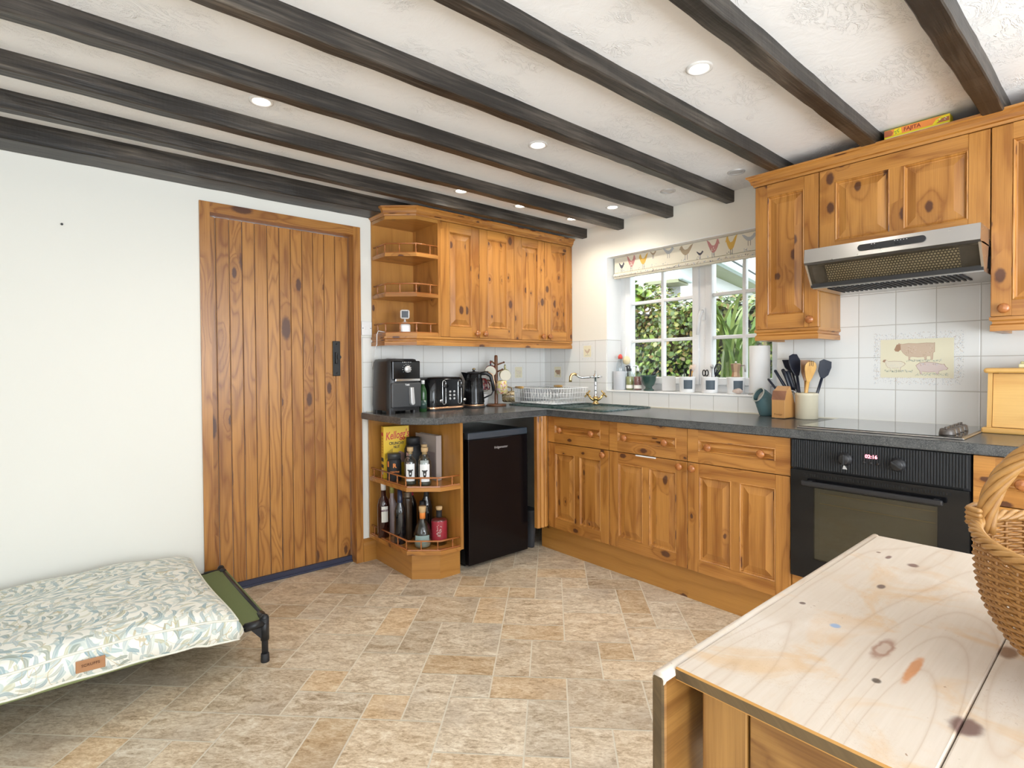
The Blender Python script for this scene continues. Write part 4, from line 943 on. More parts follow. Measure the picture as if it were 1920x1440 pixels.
for i in range(nx + 1):
    for j in range(ny + 1):
        u_, v_ = i / nx, j / ny; e = min(u_, 1 - u_)
        xx = bx0 - .012 + (bx1 - bx0 + .024) * u_; ins = .062 * max(0, 1 - e / .05) ** 2
        yy = by0 - .012 + ins + (by1 - by0 + .024 - 2 * ins) * v_
        zz = .182 - .016 * math.sin(PI * v_) * min(1, e * 6) - .010 * (1 if j in (0, ny) else 0) * min(1, e * 20) - .008 * min(1, e * 14)
        G[i, j] = b.bm.verts.new((xx, yy, zz))
fs = [b.bm.faces.new((G[i, j], G[i + 1, j], G[i + 1, j + 1], G[i, j + 1])) for i in range(nx) for j in range(ny)]
r = bmesh.ops.solidify(b.bm, geom=fs, thickness=.004); bmesh.ops.recalc_face_normals(b.bm, faces=b.bm.faces)
for f in b.bm.faces: f.smooth = True
for y, s_ in ((by0, -1), (by1, 1)): b.tube([(bx0 + .09, y, .160), (bx1 - .09, y, .160)], .0150, 10)
b.build('canvas', M_green_c, t)
# cushion with willow leaf print
wl_ = NT('willow_print'); uvc = wl_.coord('UV'); ux, uy, _ = wl_.sep(uvc)
colr = (.84, .83, .76)
dirn = wl_.math('MULTIPLY', wl_.noise(wl_.vec(wl_.math('MULTIPLY', ux, 4.2), wl_.math('MULTIPLY', uy, 4.2)), 1, 1), 9.0)
for k, (sc, ln, wd, c_) in enumerate([(15, .62, .11, (.48, .48, .32)), (18, .66, .13, (.38, .50, .50)), (14, .64, .11, (.50, .58, .55)), (20, .66, .12, (.27, .32, .27)), (22, .62, .14, (.24, .36, .40))]):
    vo = wl_.n('ShaderNodeTexVoronoi', voronoi_dimensions='2D'); sh = wl_.vec(wl_.math('MULTIPLY', wl_.math('ADD', ux, k * 1.37), sc), wl_.math('MULTIPLY', wl_.math('ADD', uy, k * .71), sc)); wl_.set(vo.inputs['Vector'], sh); vo.inputs['Scale'].default_value = 1; vo.inputs['Randomness'].default_value = .8
    px_, py_, _ = wl_.sep(vo.outputs['Position']); sx_, sy_, _ = wl_.sep(sh); r_ = wl_.sep(vo.outputs['Color'])[0]
    dx, dy = wl_.math('SUBTRACT', sx_, px_), wl_.math('SUBTRACT', sy_, py_)
    an = wl_.math('ADD', dirn, wl_.math('MULTIPLY', wl_.math('SUBTRACT', r_, .5), 1.7)); c1_, s1_ = wl_.math('COSINE', an), wl_.math('SINE', an)
    a_ = wl_.math('ADD', wl_.math('MULTIPLY', dx, c1_), wl_.math('MULTIPLY', dy, s1_)); b_ = wl_.math('SUBTRACT', wl_.math('MULTIPLY', dy, c1_), wl_.math('MULTIPLY', dx, s1_))
    b_ = wl_.math('ADD', b_, wl_.math('MULTIPLY', wl_.math('MULTIPLY', a_, a_), .22))
    lim = wl_.math('MULTIPLY', wl_.math('SUBTRACT', 1, wl_.math('POWER', wl_.math('DIVIDE', wl_.math('ABSOLUTE', a_), ln), 2)), wd)
    msk = wl_.step(wl_.math('SUBTRACT', lim, wl_.math('ABSOLUTE', b_)), 0, .03)
    vein = wl_.step(wl_.math('ABSOLUTE', b_), .0, .03); lc_ = wl_.mix(wl_.math('MULTIPLY', wl_.math('ADD', wl_.math('MULTIPLY', r_, .5), .5), wl_.math('ADD', wl_.math('MULTIPLY', vein, .35), .65)), (.84, .83, .76), c_)
    colr = wl_.mix(wl_.math('MULTIPLY', msk, .9), colr, lc_)
q = wl_.noise(wl_.vec(wl_.math('MULTIPLY', ux, 7), wl_.math('MULTIPLY', uy, 7)), 1, 2, .5, 1.4)
stem_ = wl_.math('SUBTRACT', 1, wl_.step(wl_.math('ABSOLUTE', wl_.math('SUBTRACT', q, .5)), .002, .008)); colr = wl_.mix(wl_.math('MULTIPLY', stem_, .7), colr, (.50, .40, .20))
wl_.p(Base_Color=colr, Roughness=.75); wl_.b.inputs['Sheen Weight'].default_value = .1
wl_.bump(wl_.noise(wl_.vec(wl_.math('MULTIPLY', ux, 9), wl_.math('MULTIPLY', uy, 9)), 1, 4), .5, .012)
t = thing('dog_cushion', 'willow leaf print dog cushion with tan leather tag, lying on the raised bed', 'cushion', (-3.05, -.46, .186))
cx0, cx1, cy0, cy1 = -3.56, -2.490, -.915, -.045
b = MB(); nx, ny, nz = 64, 44, 5
def csh(u_, v_, w_):
    # u,v in -1..1 footprint, w 0..1 height
    uu = abs(u_); vv = abs(v_)
    k = max(0, 1 - uu ** 5) ** .5 * max(0, 1 - vv ** 5) ** .5
    x = (cx0 + cx1) / 2 + (cx1 - cx0) / 2 * u_; y = (cy0 + cy1) / 2 + (cy1 - cy0) / 2 * v_
    pinch = .035 * (vv ** 8) * (1 - uu ** 2) + .0; y -= math.copysign(pinch, v_)
    x -= math.copysign(.022 * (uu ** 8) * (1 - vv ** 2), u_)
    top = .272 + .050 * k + .006 * math.sin(x * 23) * math.sin(y * 19) * k + .005 * math.sin(x * 9 + 2) - .018 * (uu * vv) ** 6
    bot = .187 - (.012 if v_ < -.9 and u_ > .8 else 0)
    bul = math.sin(PI * w_) * .016
    x += math.copysign(bul * (uu ** 10), u_); y += math.copysign(bul * (vv ** 10), v_) + .004 * math.sin(x * 31) * (vv ** 12)
    return Vector((x, y, bot + (top - bot) * w_))
grid = [[b.bm.verts.new(csh(-1 + 2 * i / nx, -1 + 2 * j / ny, 1)) for j in range(ny + 1)] for i in range(nx + 1)]
def setuv(fs, fn):
    for f in fs:
        f.smooth = True
        for l in f.loops: l[b.uv].uv = fn(l.vert.co)
setuv([b.bm.faces.new((grid[i][j], grid[i + 1][j], grid[i + 1][j + 1], grid[i][j + 1])) for i in range(nx) for j in range(ny)], lambda p: (p.x, p.y))
loop = [(-1 + 2 * i / nx, -1) for i in range(nx)] + [(1, -1 + 2 * j / ny) for j in range(ny)] + [(1 - 2 * i / nx, 1) for i in range(nx)] + [(-1, 1 - 2 * j / ny) for j in range(ny)]
def gv(u_, v_): return grid[round((u_ + 1) / 2 * nx)][round((v_ + 1) / 2 * ny)]
prev = [gv(*q) for q in loop]
for k in range(1, nz + 1):
    cur = [b.bm.verts.new(csh(*q, 1 - k / nz)) for q in loop]
    for i in range(len(loop)):
        f = b.bm.faces.new((prev[i], cur[i], cur[(i + 1) % len(loop)], prev[(i + 1) % len(loop)]))
        edge = abs(loop[i][1]) == 1 and abs(loop[(i + 1) % len(loop)][1]) == 1
        setuv([f], (lambda p: (p.x + .31, p.z * 1.0)) if edge else (lambda p: (p.z, p.y + .4)))
    prev = cur
f = b.bm.faces.new(prev); bmesh.ops.recalc_face_normals(b.bm, faces=b.bm.faces)
bk_ = b.build('cushion_cover', wl_.m, t)
b = MB(); b.tube([csh(*q, 1) + Vector((0, 0, .001)) for q in loop[::2]], .0042, 6, closed=True); b.tube([csh(*q, .06) for q in loop[::2]], .0042, 6, closed=True); b.build('piping', plain('cream_piping', (.78, .77, .68), .7), bk_)
b = MB(); Mt = frame((-2.925, -.9065, .236), (1, 0, 0), (0, -.08, 1)); b.box((-.038, -.020, 0), (.038, .020, .003), M=Mt, bev=.004); tg_ = b.build('leather_tag', M_leather, bk_)
for v in tg_.data.vertices: v.co.y += csh((v.co.x - 3.05 - (cx0 + cx1) / 2) / ((cx1 - cx0) / 2), -1, .55).y - (-.9065) - .004
b = MB(); b.text('SCRUFFS', .0125, frame((-2.925, csh((-2.925 - (cx0 + cx1) / 2) / ((cx1 - cx0) / 2), -1, .55).y - .0100, .239), (1, 0, 0), (0, -.08, 1))); b.build('tag_lettering', plain('tag_brown', (.12, .05, .025), .6), t)

# ------------------------------------------------------------------ drop-leaf table
tt = NT('scrubbed_pine_top'); u_, v_, _ = tt.sep(tt.coord('UV')); Pg = tt.coord('Object'); ox_, oy_, _ = tt.sep(Pg)
ring_ = tt.noise(tt.vec(tt.math('MULTIPLY', u_, .55), tt.math('MULTIPLY', v_, 4.5), tt.math('MULTIPLY', tt.noise(tt.vec(tt.math('MULTIPLY', u_, 1.5), tt.math('MULTIPLY', v_, 4)), 1, 1), .5)), 1.2, 1)
ln_ = tt.math('POWER', tt.math('PINGPONG', tt.math('MULTIPLY', ring_, 30), 1), 9)
fib_ = tt.noise(tt.vec(tt.math('MULTIPLY', u_, 5), tt.math('MULTIPLY', v_, 110)), 1, 4, .65)
c_ = tt.mix(fib_, (.69, .61, .53), (.58, .485, .385))
st = tt.noise(Pg, 5.5, 5, .62, 1.2); c_ = tt.mix(tt.math('MULTIPLY', tt.step(st, .50, .68), .6), c_, (.62, .39, .18))
c_ = tt.mix(tt.math('MULTIPLY', tt.step(tt.noise(Pg, 3.1, 4, .6), .48, .66), .45), c_, (.80, .74, .68))
c_ = tt.mix(tt.math('MULTIPLY', ln_, .26), c_, (.36, .20, .09))
spk = tt.math('MULTIPLY', tt.step(tt.noise(Pg, 130, 2, .5, .5), .70, .78), tt.step(tt.noise(Pg, 9, 2), .5, .62)); c_ = tt.mix(tt.math('MULTIPLY', spk, .8), c_, (.25, .13, .06))
scr = tt.noise(Pg, 26, 3, .6, 3.5); scr = tt.math('MULTIPLY', tt.math('SUBTRACT', 1, tt.step(tt.math('ABSOLUTE', tt.math('SUBTRACT', scr, .5)), 0, .012)), tt.step(tt.noise(Pg, 6, 2), .52, .64)); c_ = tt.mix(tt.math('MULTIPLY', scr, .35), c_, (.42, .26, .13))
for kx_, ky_, rx_, ry_, cc_ in ((-2.065, -2.865, .046, .0135, (.24, .085, .04)), (-2.20, -2.985, .026, .018, (.10, .035, .03)), (-1.80, -2.79, .016, .008, (.09, .05, .05)), (-1.62, -2.80, .014, .011, (.14, .06, .05)), (-1.60, -2.75, .016, .006, (.14, .06, .05)), (-1.94, -2.99, .026, .013, (.16, .07, .03)), (-2.04, -2.79, .010, .009, (.25, .38, .60)), (-1.99, -2.72, .007, .006, (.10, .05, .04)), (-2.17, -2.885, .008, .006, (.05, .03, .02)), (-2.10, -2.91, .055, .008, (.55, .22, .07)), (-1.58, -2.725, .006, .005, (.18, .09, .05))):
    ex = tt.math('DIVIDE', tt.math('SUBTRACT', ox_, kx_ + 1.89), rx_); ey = tt.math('DIVIDE', tt.math('SUBTRACT', oy_, ky_ + 3.04), ry_)
    e_ = tt.math('ADD', tt.math('SQRT', tt.math('ADD', tt.math('MULTIPLY', ex, ex), tt.math('MULTIPLY', ey, ey))), tt.math('MULTIPLY', tt.math('SUBTRACT', tt.noise(Pg, 60, 2), .5), .5))
    km = tt.math('SUBTRACT', 1, tt.step(e_, .55, 1.1))
    if rx_ > .04 and cc_[0] < .5: km = tt.math('MULTIPLY', km, tt.math('ADD', .35, tt.math('MULTIPLY', tt.step(e_, .35, .75), .65)))
    c_ = tt.mix(tt.math('MULTIPLY', km, .85), c_, cc_)
tt.p(Base_Color=c_, Roughness=.46); tt.bump(tt.math('ADD', fib_, tt.math('MULTIPLY', ln_, .6)), .2, .001)
t = thing('drop_leaf_table', 'scrubbed pine drop-leaf kitchen table with worn pale top in the foreground', 'table', (-1.89, -3.04, 0))
zt = .76
b = MB()
for y1_, y0_ in ((-2.685, -2.980), (-2.9812, -3.255), (-3.2562, -3.45)):
    b.box((-2.345, y0_, zt - .019), (-1.437, y1_, zt), g=(1, 0, 0), bev=.0025)
for f in b.bm.faces:
    f.normal_update(); c_x = f.calc_center_median().x
    if c_x < -2.3425: f.material_index = 2 if abs(f.normal.z) > .15 else 1
end_m = wood('weathered_end_grain', (.14, .088, .036), (.07, .043, .017), kp=0, rough=.6, coat=0); worn_m = plain('worn_varnish_edge', (.50, .25, .06), .5)
b.build('tabletop', [tt.m, end_m, worn_m], t)
b = MB(); b.box((-2.372, -2.686, .36), (-1.425, -2.664, zt - .006), g=(1, 0, 0), bev=.005)
for f in b.bm.faces:
    f.normal_update()
    if f.calc_center_median().x < -2.370: f.material_index = 1
b.build('drop_leaf', [M_pinefr, end_m], t)
b = MB(); b.tube([(-2.371, -2.676, zt - .011), (-1.426, -2.676, zt - .011)], .0105, 12); b.build('rule_joint', tt.m, t)
for x, y in ((-2.285, -2.745), (-1.50, -2.745), (-2.285, -3.39), (-1.50, -3.39)):
    b = MB(); b.box((x - .033, y - .033, .50), (x + .033, y + .033, zt - .019), bev=.003, g=(0, 0, 1))
    b.lathe([(.030, .50), (.024, .485), (.033, .46), (.029, .42), (.020, .40), (.026, .30), (.030, .18), (.021, .10), (.027, .07), (.022, .03), (.014, 0)], (x, y, 0), 20); b.build('leg', M_pinefr, t)
b = MB(); b.box((-2.30, -3.36, .59), (-2.282, -2.778, zt - .019), g=(0, 1, 0)); b.build('end_rail', M_pinefr, t)
b = MB(); b.box((-2.318, -3.352, .598), (-2.299, -2.781, zt - .026), g=(0, 1, 0), bev=.002); dw = b.build('drawer', M_pinefr, t); knob(dw, (-2.318, -3.06, .67), (-1, 0, 0), s=1.1)
b = MB(); b.box((-1.512, -3.36, .59), (-1.49, -2.778, zt - .019)); b.box((-2.252, -2.735, .59), (-1.533, -2.716, zt - .019)); b.build('side_rail', M_pinefr, t)

# ------------------------------------------------------------------ wicker basket
wk = NT('wicker'); nz_ = wk.noise(wk.coord('Object'), 60, 3); wk.p(Base_Color=wk.mix(nz_, (.46, .225, .058), (.24, .10, .024)), Roughness=.42); wk.b.inputs['Coat Weight'].default_value = .12
wk2 = NT('wicker_pale'); nz_ = wk2.noise(wk2.coord('Object'), 50, 3); wk2.p(Base_Color=wk2.mix(nz_, (.50, .27, .085), (.32, .15, .04)), Roughness=.38)
cb = Vector((-1.943, -3.124, zt + .001)); ua, va = Vector((-.0878, -.9962, 0)), Vector((.9962, -.0878, 0))
t = thing('wicker_basket', 'brown wicker basket with twisted arched handle on the scrubbed pine table', 'basket', cb)
Hb = .162
def bk_pt(a, f, dr=0):
    k = 1 - (1 - f) ** 3.2; A_ = .092 + (.168 - .092) * k + dr; B_ = .130 + (.192 - .130) * k + dr
    return cb + ua * A_ * math.cos(a) + va * B_ * math.sin(a) + Vector((0, 0, .012 + f * (Hb + .012 * math.cos(a) ** 2 * f)))
b = MB(); NS = 32; rows = 38
for k in range(rows):
    f = k / (rows - 1) * .97; n_ = NS * 4
    b.tube([bk_pt(2 * PI * i / n_, f, .0030 * math.cos(PI * (i / 2 + k))) for i in range(n_)], .0022, 6, closed=True)
b.build('woven_body', wk.m, t)
b = MB()
for i in range(NS):
    a = 2 * PI * (i + .0) / NS; b.tube([bk_pt(a, f / 8) for f in range(9)], .0026, 5)
b.build('stakes', wk.m, t)
b = MB()
for k in range(3): b.tube([cb + ua * (.088 - k * .03) * math.cos(2 * PI * i / 40) + va * (.126 - k * .04) * math.sin(2 * PI * i / 40) + Vector((0, 0, .006)) for i in range(40)], .006, 6, closed=True)
b.prism([(cb.x + (ua.x * math.cos(q) * .088 + va.x * math.sin(q) * .126), cb.y + (ua.y * math.cos(q) * .088 + va.y * math.sin(q) * .126)) for q in [2 * PI * i / 32 for i in range(32)]], zt + .004, zt + .010); b.build('base', wk.m, t)
b = MB()
for s_ in range(4):
    n_ = 120; b.tube([bk_pt(2 * PI * i / n_, 1.0, .0055 * math.cos(2 * PI * i / n_ * 13 + s_ * PI / 2)) + Vector((0, 0, .0055 * math.sin(2 * PI * i / n_ * 13 + s_ * PI / 2) + .002)) for i in range(n_)], .0040, 6, closed=True)
b.build('braided_rim', wk2.m, t)
b = MB(); n_ = 60
def hd(th): return cb + ua * (-.163 * math.cos(th)) + Vector((0, 0, .170 + .175 * math.sin(th) ** .9))
for s_ in range(6):
    P = []
    for i in range(n_ + 1):
        th = PI * i / n_; p = hd(th); tn = (hd(min(PI, th + .02)) - hd(max(0, th - .02))).normalized(); nn = va; bb = tn.cross(nn); ph = th * 5.5 + s_ * PI / 3
        P.append(p + nn * .0085 * math.cos(ph) + bb * .0085 * math.sin(ph))
    b.tube(P, .0052, 6)
b.build('twisted_handle', wk2.m, t)
for sg in (-1, 1):
    b = MB()
    for k in range(4): 
        c0 = cb + ua * sg * .170 + Vector((0, 0, .186 + k * .0070)); b.tube([c0 + va * -.030 - ua * sg * .008, c0 + va * -.017 + ua * sg * .010, c0 + va * .017 + ua * sg * .010, c0 + va * .030 - ua * sg * .008], .0042, 6)
    b.build('handle_lashing', wk2.m, t)

# ------------------------------------------------------------------ bread bin
t = thing('bread_bin', 'light pine bread bin on the worktop at the right photo edge', 'bread bin', (-.12, -2.9, ZW))
b = MB(); b.box((-.215, -3.14, ZW), (-.02, -2.697, ZW + .022), bev=.006, g=(0, 1, 0)); b.build('base', M_pinet, t)
b = MB(); Mh_ = frame((0, -2.712, 0), (1, 0, 0), (0, 0, 1))
b.prism([(-.198, ZW + .022), (-.175, ZW + .236), (-.03, ZW + .236), (-.03, ZW + .022)], 0, .014, M=Mh_, g=(0, 1, 0)); b.prism([(-.198, ZW + .022), (-.175, ZW + .236), (-.03, ZW + .236), (-.03, ZW + .022)], .39, .404, M=Mh_, g=(0, 1, 0)); b.build('side', M_pinet, t)
b = MB(); b.prism([(-.190, ZW + .024), (-.168, ZW + .234), (-.158, ZW + .234), (-.180, ZW + .024)], .0155, .388, M=Mh_, g=(0, 0, 1)); b.build('front_flap', M_pinet, t)
b = MB(); b.box((-.195, -3.14, ZW + .236), (-.02, -2.700, ZW + .256), bev=.008, g=(0, 1, 0)); b.build('lid', M_pinet, t)
b = MB(); b.box((-.17, -2.98, ZW + .256), (-.08, -2.800, ZW + .271), bev=.003); b.box((-.168, -2.978, ZW + .271), (-.082, -2.806, ZW + .281), mi=1, bev=.002); o = b.build('small_box', [plain('pale_card', (.72, .66, .40), .6), plain('olive_card', (.46, .42, .20), .6)]); recentre(o, (-.125, -2.89, ZW + .256)); tag(o, 'small flat pale box lying on the bread bin lid', 'box')

# ------------------------------------------------------------------ boxes above the cabinets
ztop = 2.138
Mf = frame((-.285, -2.385, ztop), (0, -1, 0), (0, 0, 1))
t = thing('food_box', 'long yellow and orange food box lying on top of the cabinets', 'box', (-.26, -2.49, ztop))
b = MB(); b.box((0, 0, -.052), (.222, .047, 0), M=Mf); b.box((0, .020, 0), (.222, .046, .0006), M=Mf, mi=1); b.box((.006, .001, 0), (.216, .013, .0006), M=Mf, mi=2)
flat(b, [(0, 0), (1, 0), (1, 1), (.55, .95), (.2, .6)], Mf, (.055, .026), (.166, .0195), 0, .0009); flat(b, [(0, 0), (1, 0), (1, .9), (.5, .8)], Mf, (.042, .019), (.178, .0205), 3, .0012); speckle(b, Mf, .185, .024, .215, .036, 9, (4, 5), .003, .0014)
flat(b, [(0, 0), (.8, 0), (1, .5), (.7, 1), (0, 1)], Mf, (.032, .026), (0, .0195), 3, .0009); flat(b, [(0, 0), (1, 0), (.9, 1), (.1, 1)], Mf, (.030, .023), (.033, .021), 0, .0010); speckle(b, Mf, .036, .024, .060, .040, 7, (5,), .004, .0013)
b.build('carton', [M_yellowb, M_orange, M_inkw, plain('print_rust', (.45, .13, .05), .5), M_paper, plain('print_leaf', (.20, .28, .06), .5)], t)
b = MB(); b.text('FAJITA', .021, Mf @ Matrix.Translation((.098, .033, .0009)), sx=.95, bold=.0004); b.build('lettering', plain('dark_red_print', (.25, .03, .02), .5), t)
b = MB(); b.box((-.25, -2.290, ztop), (-.21, -2.235, ztop + .030), bev=.003); b.box((-.252, -2.262, ztop + .004), (-.249, -2.240, ztop + .027), mi=1); o = b.build('small_carton', [plain('brown_card', (.16, .11, .09), .6), plain('tan_card', (.42, .31, .16), .6)]); recentre(o, (-.23, -2.26, ztop)); tag(o, 'small brown carton on the cabinet top, left of the yellow box', 'box')

# ------------------------------------------------------------------ worktop, left run
# air fryer
t = thing('air_fryer', 'black air fryer with silver dial and handle on the left end of the worktop', 'air fryer', (-1.395, -.142, ZW))
fx0, fx1, fy0, fy1 = -1.516, -1.291, -.262, -.030
b = MB()
ringstack(b, [(rr_(fx0 + .004, fy0 + .004, fx1 - .004, fy1 - .004, .035), ZW + .018), (rr_(fx0, fy0, fx1, fy1, .04), ZW + .05), (rr_(fx0 + .004, fy0 + .002, fx1 - .004, fy1, .04), ZW + .18), (rr_(fx0 + .010, fy0 + .008, fx1 - .010, fy1 - .004, .04), ZW + .305), (rr_(fx0 + .018, fy0 + .016, fx1 - .018, fy1 - .012, .036), ZW + .322), (rr_(fx0 + .03, fy0 + .03, fx1 - .03, fy1 - .03, .03), ZW + .325)])
for x in (fx0 + .01, fx1 - .055):
    for y in (fy0 + .008, fy1 - .055): b.prism(rr_(x, y, x + .045, y + .045, .01), ZW, ZW + .03)
b.build('body', M_black, t)
b = MB(); b.box((fx0 + .028, fy0 - .0015, ZW + .198), (fx1 - .010, fy0 + .03, ZW + .312), bev=.006); pn = b.build('control_panel', M_blackgl, t)
b = MB(); b.box((fx0 + .045, fy0 - .005, ZW + .190), (fx1 - .012, fy0 + .01, ZW + .207), bev=.003); b.build('chrome_trim', M_chrome, t)
dc = (-1.392, fy0 - .001, ZW + .263); b = MB(); b.lathe([(.021, 0), (.021, .012), (.019, .016), (.0, .0165)], M=frame(dc, (1, 0, 0), (0, 0, 1)), n=24); dl = b.build('dial', M_silver, pn)
b = MB()
for i in range(10):
    q = -.6 + i * .48; b.box((-.0015, -.0015, 0), (.0015, .0015, .0006), M=frame((dc[0] + .029 * math.cos(q), dc[1] - .0008, dc[2] + .029 * math.sin(q)), (1, 0, 0), (0, 0, 1)))
for i in range(5): b.box((-.004 + i * .013 - .026, .040, .0), (.002 + i * .013 - .026, .0425, .0006), M=frame((dc[0], dc[1] - .0008, dc[2]), (1, 0, 0), (0, 0, 1)))
b.build('dial_marks', M_inkw, pn)
b = MB(); b.box((fx0 + .02, fy0 - .006, ZW + .035), (fx1 - .006, fy0 + .02, ZW + .183), bev=.008); dr = b.build('basket_drawer', M_dgrey, t)
b = MB(); b.text('Tefal', .0145, frame((-1.393, fy0 - .0064, ZW + .170), (1, 0, 0), (0, 0, 1)), bold=.0003); b.build('badge', M_inkw, dr)
b = MB(); Mhd = frame((-1.372, fy0 - .006, ZW + .105), (1, 0, 0), (0, 0, 1)); b.prism([(-.014, .05), (.008, .05), (.016, -.045), (.008, -.055), (-.004, -.055), (-.010, -.045)], 0, .028, M=Mhd, bev=.004); b.build('handle', M_silver, dr)
b = MB(); b.lathe([(.028, 0), (.028, .006), (0, .007)], (-1.42, -.12, ZW + .3245), 20); b.build('air_vent', M_silver, t)
def bottle(name, label, cat, loc, prof, mat, parts, group=None, n=22, sx=1, sy=1):
    t = thing(name, label, cat, loc, 0, group); b = MB(); b.lathe(prof, loc, n, sx=sx, sy=sy); bd = b.build('glass' if 'bottle' in name else 'body', mat, t)
    for (pn, mt, pf) in parts:
        b = MB()
        if callable(pf): pf(b)
        else: b.lathe(pf, loc, n, sx=sx, sy=sy)
        b.build(pn, mt, t)
    return t
def label_arc(loc, r, z0, z1, a0, a1, n=10):
    def fn(b):
        for i in range(n):
            p, q = a0 + (a1 - a0) * i / n, a0 + (a1 - a0) * (i + 1) / n
            P = [Vector((loc[0] + r * math.cos(k), loc[1] + r * math.sin(k), loc[2] + z)) for k, z in ((p, z0), (q, z0), (q, z1), (p, z1))]
            b.poly(P, smooth=True, seed=False)
    return fn
def facing(x, y): return math.atan2(-3.12 - y, -3.02 - x)
L_ = (-1.259, -.222, ZW)
bottle('oil_bottle', 'slim green oil bottle squeezed between the air fryer and toaster', 'bottle', L_, [(.022, 0), (.024, .004), (.024, .12), (.020, .14), (.011, .16), (.010, .175)], plain('green_glass', (.02, .07, .02), .1), [('cap', M_inkw, [(.011, .17), (.0115, .19), (.009, .194), (0, .194)]), ('paper_label', M_green, [(.0243, .02), (.0243, .07)])])
# toaster
t = thing('toaster', 'black four-slot toaster with rose gold trim between air fryer and kettle', 'toaster', (-1.08, -.14, ZW))
x0, x1, y0, y1 = -1.222, -.945, -.238, -.045
b = MB(); ringstack(b, [(rr_(x0, y0, x1, y1, .05, 7), ZW + .024), (rr_(x0 - .002, y0 - .002, x1 + .002, y1 + .002, .05, 7), ZW + .06), (rr_(x0 + .002, y0 + .002, x1 - .002, y1 - .002, .05, 7), ZW + .19), (rr_(x0 + .010, y0 + .010, x1 - .010, y1 - .010, .045, 7), ZW + .207), (rr_(x0 + .02, y0 + .02, x1 - .02, y1 - .02, .04, 7), ZW + .210)])
bd = b.build('body', M_blackgl, t)
b = MB()
for i in range(26): b.box((x0 + .05 + i * .0068, y0 - .0035, ZW + .035), (x0 + .053 + i * .0068, y0 + .002, ZW + .195), bev=.001, seg=1)
b.build('fluting', M_blackgl, bd)
b = MB(); ringstack(b, [(rr_(x0 - .003, y0 - .003, x1 + .003, y1 + .003, .052, 7), ZW + .012), (rr_(x0 - .004, y0 - .004, x1 + .004, y1 + .004, .052, 7), ZW + .023), (rr_(x0, y0, x1, y1, .05, 7), ZW + .0245)]); b.build('trim_band', M_bronze, t)
b = MB(); ringstack(b, [(rr_(x0 + .006, y0 + .006, x1 - .006, y1 - .006, .05, 7), ZW), (rr_(x0 + .006, y0 + .006, x1 - .006, y1 - .006, .05, 7), ZW + .013)]); b.build('base', M_black, t)
for i in range(4):
    b = MB(); yy = y0 + .035 + i * .035; b.box((x0 + .05, yy, ZW + .2095), (x1 - .05, yy + .02, ZW + .2108)); b.build('bread_slot', M_slot, t)
for xx in (-1.117, -.998):
    b = MB(); Mq = frame((xx, y0 - .0045, ZW + .113), (1, 0, 0), (0, 0, 1))
    P = [(.0125 * math.cos(a), .0125 * math.sin(a) + (.062 if math.sin(a) >= 0 else -.062)) for a in [2 * PI * i / 24 for i in range(24)]]
    b.tube([Mq @ Vector((p[0], p[1], .001)) for p in P], .0022, 6, closed=True); lv = b.build('lever_surround', M_chrome, t)
    b = MB(); b.prism([(p[0] * .85, p[1] * .97) for p in P], -.002, .0012, M=Mq); b.build('lever_slot', M_slot, lv)
    b = MB(); b.lathe([(.0135, 0), (.0135, .012), (.010, .016), (0, .016)], M=Mq @ Matrix.Translation((0, .040, 0)), n=16); b.build('lever', M_black, lv)
    b = MB(); b.lathe([(.011, 0), (.011, .010), (.008, .013), (0, .013)], M=Mq @ Matrix.Translation((-.026 if xx < -1.05 else .036, -.050, -.004)), n=16); b.build('browning_dial', M_chrome, t)
for xx in (-1.072, -1.041):
    for zz in (.118, .095, .073):
        b = MB(); b.lathe([(.0075, 0), (.0075, .005), (.005, .006), (0, .006)], M=frame((xx, y0 - .003, ZW + zz), (1, 0, 0), (0, 0, 1)), n=14); b.build('push_button', M_silver, t)
# kettle
kx, ky = -.826, -.165
t = thing('kettle', 'black kettle with rose gold base, right of the toaster', 'kettle', (kx, ky, ZW))
b = MB(); b.lathe([(.070, .022), (.069, .03), (.062, .12), (.053, .222), (.049, .232), (.0, .234)], (kx, ky, ZW), 30); bd = b.build('body', M_blackgl, t)
b = MB()
for i in range(30):
    a = 2 * PI * i / 30; b.tube([(kx + r_ * math.cos(a), ky + r_ * math.sin(a), ZW + z_) for r_, z_ in ((.069, .035), (.0625, .12), (.055, .20))], .0022, 5)
b.build('fluting', M_blackgl, bd)
b = MB(); b.lathe([(.071, .012), (.072, .020), (.070, .023)], (kx, ky, ZW), 30); b.build('trim_band', M_bronze, t)
b = MB(); b.lathe([(.074, 0), (.076, .006), (.072, .012), (.0, .0125)], (kx, ky, ZW), 30); b.build('power_base', M_black, t)
b = MB(); b.lathe([(.049, .231), (.044, .240), (.010, .243), (.008, .250), (.012, .258), (.008, .264), (0, .265)], (kx, ky, ZW), 24); ld = b.build('lid', M_black, t)
b = MB(); b.lathe([(.007, .243), (.008, .252), (.012, .259), (.008, .265), (0, .266)], (kx, ky, ZW), 14); b.build('lid_knob', M_brass, ld)
sd_ = Vector((-.80, .35, 0)).normalized(); ct = Vector((kx, ky, ZW)); sidev = Vector((-sd_.y, sd_.x, 0))
b = MB(); P3 = [ct + sd_ * .035 + sidev * .036 + Vector((0, 0, .232)), ct + sd_ * .088 + Vector((0, 0, .240)), ct + sd_ * .035 - sidev * .036 + Vector((0, 0, .232)), ct + sd_ * .052 + Vector((0, 0, .165))]
b.poly([P3[0], P3[1], P3[3]]); b.poly([P3[1], P3[2], P3[3]]); b.poly([P3[2], P3[1], P3[0]]); b.build('spout', M_blackgl, t)
hd_ = Vector((.72, -.45, 0)).normalized()
